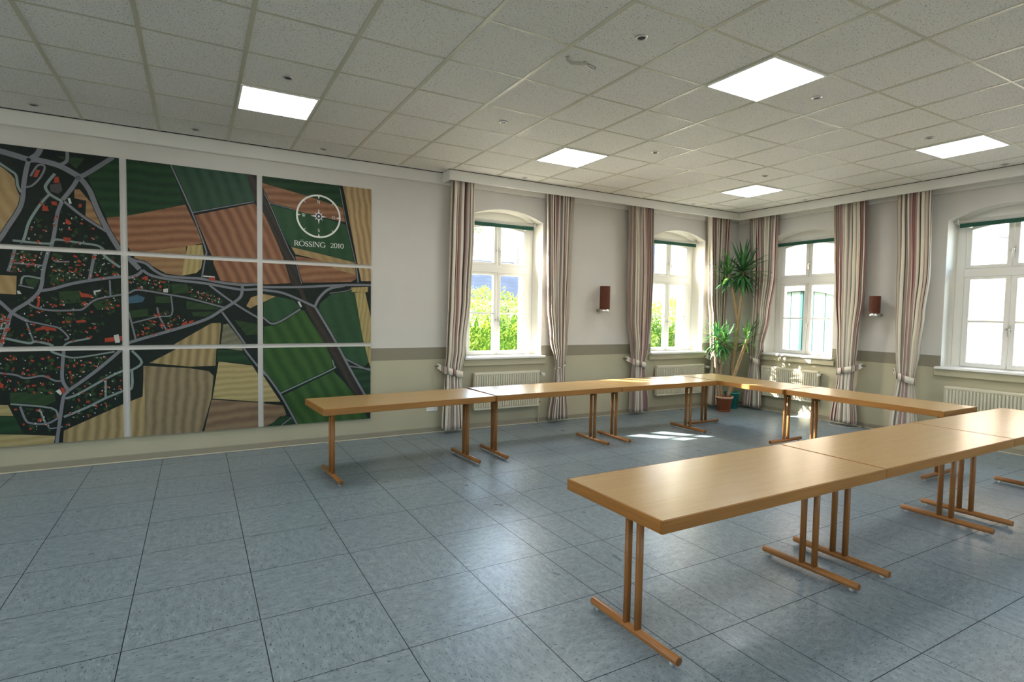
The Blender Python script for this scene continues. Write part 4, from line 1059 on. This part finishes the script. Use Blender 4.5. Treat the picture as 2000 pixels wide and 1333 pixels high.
MAP_BUILDINGS=[('roof',[(0.268,2.859),(0.298,2.855),(0.272,2.785),(0.245,2.789)]),('roof',[(0.403,2.807),(0.429,2.814),(0.44,2.76),(0.393,2.75)]),('plaza',[(0.364,2.73),(0.447,2.757),(0.458,2.687),(0.426,2.651),(0.369,2.668)]),('roof',[(1.677,1.919),(1.732,1.921),(1.746,1.881),(1.684,1.886)]),('white',[(1.627,1.935),(1.735,1.929),(1.735,1.917),(1.627,1.92)]),('roof',[(0.304,2.518),(0.342,2.53),(0.353,2.484),(0.303,2.479)]),('roof',[(0.479,2.425),(0.517,2.396),(0.51,2.364),(0.475,2.376)]),('roof',[(0.456,2.246),(0.514,2.243),(0.514,2.211),(0.456,2.214)]),('roof',[(0.232,1.367),(0.304,1.391),(0.388,1.368),(0.387,1.344),(0.303,1.36),(0.231,1.345)]),('roof',[(0.764,1.272),(0.903,1.295),(0.903,1.246),(0.764,1.232)]),('white',[(0.837,1.303),(0.877,1.311),(0.889,1.23),(0.849,1.223)]),('roof',[(0.537,1.446),(0.613,1.455),(0.619,1.431),(0.543,1.423)]),('roof',[(0.241,1.672),(0.273,1.65),(0.265,1.574),(0.242,1.573),(0.255,1.627)]),('roof',[(0.567,1.737),(0.592,1.714),(0.649,1.708),(0.649,1.676),(0.585,1.674)]),('white',[(0.681,1.74),(0.74,1.754),(0.739,1.738),(0.697,1.725),(0.7,1.694),(0.684,1.709)]),('white',[(0.105,1.721),(0.122,1.721),(0.139,1.692),(0.11,1.691)]),('roof',[(1.417,1.413),(1.467,1.453),(1.48,1.421),(1.424,1.397)]),('roof',[(1.488,1.445),(1.537,1.462),(1.516,1.425),(1.487,1.421)]),('roof',[(0.408,0.801),(0.439,0.792),(0.444,0.744),(0.413,0.738)]),('white',[(0.37,0.764),(0.401,0.786),(0.419,0.738),(0.406,0.723)]),('roof',[(-0.034,0.861),(-0.006,0.852),(-0.012,0.815),(-0.035,0.816)]),('roof',[(1.1,1.904),(1.133,1.901),(1.132,1.862),(1.106,1.861)]),('white',[(1.264,1.777),(1.305,1.786),(1.304,1.743),(1.264,1.745)]),('white',[(2.57,1.681),(2.597,1.682),(2.621,1.624),(2.604,1.615)]),('roof',[(0.579,2.572),(0.605,2.575),(0.601,2.542),(0.578,2.54)]),('white',[(0.495,2.619),(0.515,2.621),(0.527,2.57),(0.507,2.568)]),('roof',[(0.368,2.573),(0.412,2.578),(0.417,2.539),(0.38,2.542)])]

def clip_poly(pts, x0, x1, z0, z1):
    def cut(p, ax, lim, keep_gt):
        out = []
        for k in range(len(p)):
            a, b = p[k - 1], p[k]
            ia = (a[ax] >= lim) if keep_gt else (a[ax] <= lim); ib = (b[ax] >= lim) if keep_gt else (b[ax] <= lim)
            if ia != ib:
                t = (lim - a[ax]) / (b[ax] - a[ax]); out.append((a[0] + (b[0] - a[0]) * t, a[1] + (b[1] - a[1]) * t))
            if ib: out.append(b)
        return out
    for ax, lim, gt in ((0, x0, True), (0, x1, False), (1, z0, True), (1, z1, False)):
        if len(pts) < 3: return []
        pts = cut(pts, ax, lim, gt)
    out = []
    for p in pts:
        if not out or abs(p[0] - out[-1][0]) + abs(p[1] - out[-1][1]) > 1e-5: out.append(p)
    if len(out) > 1 and abs(out[0][0] - out[-1][0]) + abs(out[0][1] - out[-1][1]) < 1e-5: out.pop()
    area = sum(out[k-1][0] * out[k][1] - out[k][0] * out[k-1][1] for k in range(len(out))) / 2 if len(out) > 2 else 0
    if abs(area) < 2e-6: return []
    return out if area > 0 else out[::-1]
def smooth_line(p, n=4):
    if len(p) < 3: return p
    out = []
    for k in range(len(p) - 1):
        p0 = p[max(k - 1, 0)]; p1 = p[k]; p2 = p[k + 1]; p3 = p[min(k + 2, len(p) - 1)]
        for s in range(n):
            t = s / n
            out.append(tuple(.5 * (2 * p1[a] + (p2[a] - p0[a]) * t + (2*p0[a] - 5*p1[a] + 4*p2[a] - p3[a]) * t*t + (3*p1[a] - p0[a] - 3*p2[a] + p3[a]) * t**3) for a in (0, 1)))
    out.append(p[-1]); return out
def inside(p, poly):
    c = False
    for k in range(len(poly)):
        (xa, za), (xb, zb) = poly[k - 1], poly[k]
        if (za > p[1]) != (zb > p[1]) and p[0] < (xb - xa) * (p[1] - za) / (zb - za) + xa: c = not c
    return c
SHAPES = []          # (layer height, paint, outline)
for k, (m, pts) in enumerate(MAP_FIELDS): SHAPES.append((.0003 + .00002 * k, m, pts))
rnd = random.Random(77)
def quadrot(c, a, b, ang):
    ca, sa = math.cos(ang), math.sin(ang)
    return [(c[0] + x * ca - z * sa, c[1] + x * sa + z * ca) for x, z in ((-a, -b), (a, -b), (a, b), (-a, b))]
def blob(c, r):
    n = 7; return [(c[0] + r * rnd.uniform(.6, 1.2) * math.cos(2*math.pi*k/n), c[1] + r * rnd.uniform(.6, 1.2) * math.sin(2*math.pi*k/n)) for k in range(n)]
def pick(poly):
    xs_ = [p[0] for p in poly]; zs_ = [p[1] for p in poly]
    for _ in range(60):
        q = (rnd.uniform(min(xs_), max(xs_)), rnd.uniform(min(zs_), max(zs_)))
        if inside(q, poly): return q
    return poly[0]
counts = {}
LAYER = {'tree': .0015, 'garden': .0019, 'verge': .0026, 'road': .0030, 'lane': .0034, 'plaza': .0040, 'roof': .0044, 'white': .0048}
def put(m, pts, extra=0.0):        # paint lies in thin coats, no two in one plane
    n = counts[m] = counts.get(m, 0) + 1
    SHAPES.append((LAYER[m] + extra + (n % 60) * .000005, m, pts))
for nr, nw, poly in MAP_ZONES:
    for _ in range(int((nr + nw) * 4)):
        put(rnd.choice(['tree', 'tree', 'garden']), blob(pick(poly), rnd.uniform(.008, .022)))
for w, pts in MAP_ROADS:
    P_ = smooth_line([tuple(p) for p in pts])
    for pad, m in ((.006, 'verge'), (0, 'road' if w >= .026 or w < .0125 or rnd.random() < .5 else 'lane')):
        h = w / 2 + pad
        for a, b in zip(P_, P_[1:]):
            dx, dz = b[0] - a[0], b[1] - a[1]; L_ = math.hypot(dx, dz)
            if L_ < 1e-5: continue
            nx, nz = -dz / L_ * h, dx / L_ * h
            put(m, [(a[0] - nx, a[1] - nz), (b[0] - nx, b[1] - nz), (b[0] + nx, b[1] + nz), (a[0] + nx, a[1] + nz)])
        for a in P_[1:-1]:
            put(m, [(a[0] + h * math.cos(k * math.pi / 4), a[1] + h * math.sin(k * math.pi / 4)) for k in range(8)])
TC1, TC2 = (0.214, 2.941), (0.58, 2.822)      # turning circles
for c, r, m, lz in ((TC1, .017, 'tree', .00372), (TC2, .019, 'tree', .00372), (TC2, .014, 'road', .00378), (TC2, .007, 'plaza', .00384)):
    SHAPES.append((lz, m, [(c[0] + r * math.cos(k * math.pi / 8), c[1] + r * math.sin(k * math.pi / 8)) for k in range(16)]))
for nr, nw, poly in MAP_ZONES:
    base = rnd.uniform(-.3, .3)
    for k in range(nr + nw):
        q = pick(poly); a = base + rnd.choice([0, math.pi / 2]) + rnd.uniform(-.3, .3)
        if k < nr:
            put('roof', quadrot(q, rnd.uniform(.007, .016), rnd.uniform(.005, .010), a))
            if rnd.random() < .3: put('white', quadrot((q[0] + .012, q[1] - .008), .005, .004, a))
        else:
            put('white', quadrot(q, rnd.uniform(.003, .009), rnd.uniform(.002, .005), a))
for m, pts in MAP_BUILDINGS: put(m, pts, .0008 if m != 'plaza' else 0)
SHAPES.sort(key=lambda s: s[0])

COLS = [(-.29, .908), (.963, 2.155), (2.206, 3.423)]
ROWS = [(.257, 1.156), (1.197, 2.105), (2.146, 3.060)]
PY = 0.552
mb = MB(); mb.box(COLS[0][0] - .003, COLS[2][1] - .004, PY + .0195, YW - .001, ROWS[0][0] + .003, ROWS[2][1] - .003, 0)
tag(mb.build('backing_board', M_backing), 'pale grey backing board showing as strips between the nine map pictures', 'board')
labs = {(0, 2): 'upper left map picture with roundabouts and a town edge, cut by the picture edge',
        (1, 2): 'upper middle map picture of green and red-brown fields',
        (2, 2): 'upper right map picture with the white compass and lettering',
        (0, 1): 'middle left map picture crowded with red roofs and streets',
        (1, 1): 'centre map picture of the nine, with a blue pond and converging roads',
        (2, 1): 'middle right map picture with a road junction between green fields',
        (0, 0): 'lower left map picture with housing streets above tan fields',
        (1, 0): 'lower middle map picture of broad tan ploughed fields',
        (2, 0): 'lower right map picture of striped green fields behind a table end'}
panels = {}
paints = list(TP.keys())
for (i, j), lab in labs.items():
    x0, x1 = COLS[i]; z0, z1 = ROWS[j]
    mb = MB()
    mb.box(x0, x1, PY, PY + .019, z0, z1, 0, .002)
    used = ['town']
    mb.poly([(x0 + .002, PY - .0001, z0 + .002), (x1 - .002, PY - .0001, z0 + .002), (x1 - .002, PY - .0001, z1 - .002), (x0 + .002, PY - .0001, z1 - .002)], 1)
    for lz, m, pts in SHAPES:
        q = clip_poly([tuple(p) for p in pts], x0 + .002, x1 - .002, z0 + .002, z1 - .002)
        if len(q) < 3: continue
        if m not in used: used.append(m)
        mb.poly([(x, PY - lz, z) for x, z in q], 1 + used.index(m))
    o = mb.build('map_picture', [M_canvas] + [TP[u] for u in used])
    tag(o, lab, 'picture', 'painted map pictures on the wall'); panels[i, j] = o

# compass and lettering on the upper right picture
LY = PY - .0064
def strokes_mesh(name, strokes, parent, mat):
    f = MB(); d = 0.0
    for pts, ws in strokes:
        n = len(pts); closed = n > 3 and math.hypot(pts[0][0] - pts[-1][0], pts[0][1] - pts[-1][1]) < 1e-6
        L_, R_ = [], []
        for k in range(n):
            i0, i1 = max(k - 1, 0), min(k + 1, n - 1)
            if closed and k in (0, n - 1): i0, i1 = n - 2, 1
            tx, tz = pts[i1][0] - pts[i0][0], pts[i1][1] - pts[i0][1]; q = math.hypot(tx, tz) or 1
            nx, nz = -tz / q * ws[k] / 2, tx / q * ws[k] / 2
            L_.append(f.vert((pts[k][0] - nx, LY - d, pts[k][1] - nz))); R_.append(f.vert((pts[k][0] + nx, LY - d, pts[k][1] + nz)))
        for k in range(n - 1): f.face([L_[k], L_[k + 1], R_[k + 1], R_[k]])
        d += .000002
    return f.build(name, mat, parent)
TK, TN = .15, .065      # thick and thin strokes (of the letter height)
def arc(cx, cz, rx, rz, a0, a1, n=16, thick=TK, thin=TN):
    pts, ws = [], []
    for k in range(n + 1):
        a = math.radians(a0 + (a1 - a0) * k / n)
        pts.append((cx + rx * math.cos(a), cz + rz * math.sin(a))); ws.append(thin + (thick - thin) * abs(math.cos(a)))
    return pts, ws
def ln(x0, z0, x1, z1, w): return [(x0, z0), (x1, z1)], [w, w]
def serif(x, z, w=.24): return ln(x - w / 2, z, x + w / 2, z, .05)
def glyph(ch):
    if ch == 'R': return .74, [ln(.14,0,.14,1,TK), serif(.14,.025), serif(.10,.975,.2), ln(.14,.965,.36,.965,TN), arc(.36,.735,.22,.235,90,-90), ln(.14,.49,.36,.49,TN), ln(.34,.49,.70,.02,TK), serif(.70,.025,.2)]
    if ch in 'OÖ':
        g_ = [arc(.48,.5,.41,.49,0,360,32)]
        if ch == 'Ö': g_ += [ln(.31,1.17,.31,1.27,.10), ln(.65,1.17,.65,1.27,.10)]
        return .96, g_
    if ch == 'S': return .58, [arc(.28,.74,.20,.235,20,270,16,.10,.075), arc(.28,.255,.22,.245,90,-160,16,.13,.075), ln(.14,.70,.44,.30,.14), ln(.48,.80,.48,.95,.05), ln(.06,.06,.06,.22,.05)]
    if ch == 'I': return .30, [ln(.15,0,.15,1,TK), serif(.15,.025), serif(.15,.975)]
    if ch == 'N': return .92, [ln(.14,0,.14,1,.075), ln(.14,1,.76,0,TK), ln(.76,0,.76,1,.075), serif(.14,.025,.26), serif(.76,.975,.26), serif(.10,.975,.2)]
    if ch == 'G': return .90, [arc(.48,.5,.41,.49,45,330,28), ln(.80,.05,.80,.44,TK), serif(.78,.44,.26), ln(.76,.74,.76,.95,.05)]
    if ch == '2': return .58, [arc(.27,.72,.21,.26,160,-35,16,.13,.06), ln(.44,.58,.07,.05,.09), ln(.05,.05,.52,.05,.11), ln(.51,.05,.54,.2,.05)]
    if ch == '0': return .62, [arc(.31,.5,.24,.49,0,360,28)]
    if ch == '1': return .46, [ln(.24,0,.24,1,TK), serif(.24,.025), ln(.07,.86,.24,.97,.06)]
    if ch == 'W': return 1.16, [ln(.10,1,.36,0,TK), ln(.36,0,.58,1,.07), ln(.46,1,.74,0,TK), ln(.74,0,1.0,1,.07), serif(.10,.975), serif(.50,.975), serif(1.0,.975)]
    return .4, []
def text(s, x, z, h, width=None, cx=False):
    adv = sum(glyph(c)[0] for c in s); sc = h
    wx = (width / adv) if width else h
    if cx: x -= adv * wx / 2
    out = []
    for ch in s:
        a, st = glyph(ch)
        for pts, ws in st: out.append(([(x + px_ * wx, z + pz * sc) for px_, pz in pts], [w * sc for w in ws]))
        x += a * wx
    return out
pn = panels[2, 2]
strokes_mesh('place_lettering', text('RÖSSING', 2.536, 2.318, .058, .346), pn, M_letter)
strokes_mesh('year_lettering', text('2010', 2.938, 2.322, .054, .155), pn, M_letter)
CX, CZ, CR_ = 2.807, 2.673, .249
ringpts = [(CX + (CR_ - .010) * math.cos(k * math.pi / 36), CZ + (CR_ - .010) * math.sin(k * math.pi / 36)) for k in range(73)]
rose = [(ringpts, [.0195] * 73)]
for k in range(8):
    a = k * math.pi / 4; c_, s_ = math.cos(a), math.sin(a)
    if k % 2 == 0: rose.append(([(CX + c_ * (CR_ - .018), CZ + s_ * (CR_ - .018)), (CX + c_ * (CR_ - .05), CZ + s_ * (CR_ - .05))], [.022, .002]))
    else: rose.append(([(CX + c_ * (CR_ - .018), CZ + s_ * (CR_ - .018)), (CX + c_ * (CR_ - .043), CZ + s_ * (CR_ - .043))], [.006, .004]))
    L_ = .088 if k % 2 == 0 else .062
    rose.append(([(CX + c_ * .026, CZ + s_ * .026), (CX + c_ * L_, CZ + s_ * L_)], [.024 if k % 2 == 0 else .014, .001]))
rose.append(([(CX + .033 * math.cos(k * math.pi / 12), CZ + .033 * math.sin(k * math.pi / 12)) for k in range(25)], [.008] * 25))
comp = strokes_mesh('compass_rose', rose, pn, M_letter)
f = MB(); f.poly([(CX + .030 * math.cos(k * math.pi / 12), LY - .0001, CZ + .030 * math.sin(k * math.pi / 12)) for k in range(24)])
f.build('compass_hub', M_ink, comp)
f = MB(); f.poly([(CX + .013 * math.cos(k * math.pi / 12), LY - .0003, CZ + .013 * math.sin(k * math.pi / 12)) for k in range(24)])
f.build('hub_dot', M_letter, comp)
strokes_mesh('compass_lettering', text('N', CX, 2.820, .037, cx=True) + text('S', CX, 2.494, .037, cx=True) + text('W', 2.643, 2.655, .037, cx=True) + text('O', 2.973, 2.655, .036, cx=True), comp, M_letter)

# ------------------------------------------------------------------ outdoors
mb = MB(); mb.poly([(-40, -40, -.36), (70, -40, -.36), (70, 60, -.36), (-40, 60, -.36)]); structure(mb.build('ground', M_ground))

def leaf_cloud(f, n, fn, size, rn, mat=0):
    for _ in range(n):
        p = Vector(fn()); a = Vector((rn.gauss(0, 1), rn.gauss(0, 1), rn.gauss(0, 1))).normalized()
        b = a.orthogonal().normalized(); c = a.cross(b); s = size * rn.uniform(.6, 1.3)
        f.poly([p - b * s, p - c * s * .45, p + b * s, p + c * s * .45], mat)
root = empty('hedge', (9.5, 5.6, -.36))
rn = random.Random(3); f = MB()
def hp():
    x = rn.uniform(-5.5, 6.0)
    top = 2.46 + .14 * math.sin(x * 1.3) + .10 * math.sin(x * 3.1 + 1)
    z = top * rn.random() ** .75
    y = rn.choice([-1, 1]) * (.42 + .16 * math.sin(x * 2.2 + z * 2) + rn.uniform(-.12, .12)) if rn.random() < .85 else rn.uniform(-.4, .4)
    if z > top - .25: y = rn.uniform(-.45, .45)
    return (x, y, z + rn.uniform(0, .12))
leaf_cloud(f, 34000, hp, .046, rn)
f.build('foliage', M_hedge, root)
f = MB(); rn2 = random.Random(5); prev = None
for k in range(115):
    x = -5.4 + .1 * k; tz = 1.75 + rn2.uniform(-.28, .28); wy = .2 + rn2.uniform(-.06, .06)
    cur_ = [f.vert(p_) for p_ in ((x, -wy, 0), (x, -wy - rn2.uniform(-.05, .08), tz * .6), (x, 0, tz), (x, wy, tz * .6), (x, wy, 0))]
    if prev:
        for q_ in range(4): f.face([prev[q_], prev[q_ + 1], cur_[q_ + 1], cur_[q_]])
    prev = cur_
f.build('branch_core', plain('hedge_core', (.05, .11, .015), .95, .05, noise=.6, nscale=9), root)
tag(root, 'sunlit yellow-green hedge outside the two left windows', 'hedge')

root = empty('garden_tree', (6.0, 7.6, -.36))
f = MB(); f.tube([(0, 0, 0), (.05, .02, 1.6), (.12, -.05, 3.2), (.3, -.2, 4.6)], [.16, .13, .10, .05], 10); f.build('trunk', M_trunk, root)
f = MB(); f.tube([(.1, -.05, 2.9), (.6, -1.0, 3.7), (1.2, -2.3, 4.0)], [.06, .04, .015], 8); f.tube([(.12, -.05, 3.2), (-.7, .2, 4.2)], [.05, .02], 8); f.build('branch', M_trunk, root)
rn = random.Random(9); f = MB()
cl = [((.2, -.2, 4.6), .95), ((-.6, .3, 4.3), .7), ((.65, -1.1, 4.0), .6), ((1.1, -2.1, 4.15), .42), ((.95, -2.6, 4.5), .35), ((.3, .4, 5.2), .7)]
def tp():
    c, r = rn.choice(cl); d = Vector((rn.gauss(0, 1), rn.gauss(0, 1), rn.gauss(0, 1))).normalized(); return Vector(c) + d * r * rn.random() ** .4
leaf_cloud(f, 2600, tp, .06, rn); f.build('foliage', M_tree, root)
tag(root, 'leafy tree whose twigs show in the upper left pane of the first window', 'tree')

def house(name, x0, x1, y0, y1, eave, ridge, lab, ov=.25):
    root = empty(name, ((x0 + x1) / 2, (y0 + y1) / 2, -.36))
    cx, cy = (x0 + x1) / 2, (y0 + y1) / 2; a, b = (x1 - x0) / 2, (y1 - y0) / 2; e = eave + .36; r = ridge + .36
    f = MB(); f.box(-a, a, -b, b, 0, e)
    for s in (-1, 1): f.poly([(s * a, -b, e), (s * a, b, e), (s * a, 0, r)])
    f.build('wall', M_housewall, root)
    f = MB()
    for s in (-1, 1):
        sl = (r - e) / b
        lo = [(-a - ov, s * (b + ov), e - ov * sl), (a + ov, s * (b + ov), e - ov * sl), (a + ov, 0, r), (-a - ov, 0, r)]
        f.poly(lo); f.poly([(x, y, z + .08) for x, y, z in lo][::-1])
        for k in range(4):
            p_, q_ = lo[k], lo[(k + 1) % 4]; f.poly([p_, q_, (q_[0], q_[1], q_[2] + .08), (p_[0], p_[1], p_[2] + .08)])
    f.build('roof', M_slate, root)
    f = MB()
    for k in range(2): f.box(-a * .5 + k * a, -a * .5 + k * a + .9, -b - .02, -b + .05, 1.1, 2.2)
    f.build('window', M_steel, root)
    f = MB(); f.box(a * .5, a * .5 + .5, -.25, .25, r - .5, r + .7); f.build('chimney', M_brick, root)
    return tag(root, lab, 'house')
house('house', 10.4, 15.0, 13.2, 17.6, 2.25, 3.75, 'low slate-roofed outbuilding beyond the hedge, seen through the first window')
house('house', 19.2, 28.0, 15.0, 22.0, 3.7, 6.6, 'white-walled slate-roofed house seen through the second window', .4)

# brick building with green garage doors, facing the right wall
BX = 18.0
root = empty('brick_building', (BX + 4, 1.0, -.36))
def Bl(x, y, z): return (x - BX - 4, y - 1.0, z + .36)
f = MB()
Y0, Y1, ZT = -9.0, 11.0, 6.2
DZ, DR = 2.15, .29
last = Y0
for c, h in [(4.60, 1.5), (8.45, 1.5)]:
    f.poly([Bl(BX, last, -.36), Bl(BX, c - h, -.36), Bl(BX, c - h, ZT), Bl(BX, last, ZT)][::-1])
    N = 16
    for k in range(N):
        ta, tb = -1 + 2*k/N, -1 + 2*(k+1)/N
        za, zb = DZ + DR * (1 - ta*ta), DZ + DR * (1 - tb*tb)
        f.poly([Bl(BX, c + ta*h, za), Bl(BX, c + tb*h, zb), Bl(BX, c + tb*h, ZT), Bl(BX, c + ta*h, ZT)][::-1])
        f.poly([Bl(BX, c + ta*h, za), Bl(BX, c + tb*h, zb), Bl(BX + .22, c + tb*h, zb), Bl(BX + .22, c + ta*h, za)])
    for s in (-1, 1):
        f.poly([Bl(BX, c + s*h, -.36), Bl(BX + .22, c + s*h, -.36), Bl(BX + .22, c + s*h, DZ), Bl(BX, c + s*h, DZ)])
    last = c + h
f.poly([Bl(BX, last, -.36), Bl(BX, Y1, -.36), Bl(BX, Y1, ZT), Bl(BX, last, ZT)][::-1])
f.poly([Bl(BX, Y0, -.36), Bl(BX + 8, Y0, -.36), Bl(BX + 8, Y0, ZT), Bl(BX, Y0, ZT)])
f.poly([Bl(BX, Y1, -.36), Bl(BX + 8, Y1, -.36), Bl(BX + 8, Y1, ZT), Bl(BX, Y1, ZT)])
f.build('wall', M_brick, root)
for c, h in [(4.60, 1.5), (8.45, 1.5)]:
    f = MB(); f.box(*[v for p in zip(Bl(BX + .16, c - h - .02, -.34), Bl(BX + .24, c + h + .02, DZ + DR + .05)) for v in p], 0)
    p0, p1 = Bl(BX + .13, c - .045, -.34), Bl(BX + .17, c + .045, DZ + DR + .05)
    f.box(p0[0], p1[0], p0[1], p1[1], p0[2], p1[2], 1)
    nb = int(round(2 * h / .37))
    for k in range(1, nb):
        y = c - h + 2 * h * k / nb
        p0, p1 = Bl(BX + .152, y - .012, -.34), Bl(BX + .163, y + .012, DZ + DR + .05)
        f.box(p0[0], p1[0], p0[1], p1[1], p0[2], p1[2], 1)
    f.build('garage_door', [M_door, M_door_dark], root)
f = MB(); p0, p1 = Bl(BX - .35, Y0, ZT), Bl(BX + 8.3, Y1, ZT + .2); f.box(p0[0], p1[0], p0[1], p1[1], p0[2], p1[2]); f.build('roof', M_slate, root)
tag(root, 'pale brick building with green garage doors opposite the right windows', 'building')
f = MB()
pts = [(BX - .05, .75, 4.15), (BX - .05, .45, 3.98), (BX - .05, .15, 3.88), (BX - .05, -.3, 3.6), (BX - .05, -.75, 3.45)]
f.tube(pts, .012, 8); 
for p_ in (pts[0], pts[-1]): f.tube([p_, (BX + .02, p_[1], p_[2])], .012, 8)
tag(f.build('wall_cable', M_steel), 'dark cable fixed to the brick building wall outside the right-edge window', 'cable')
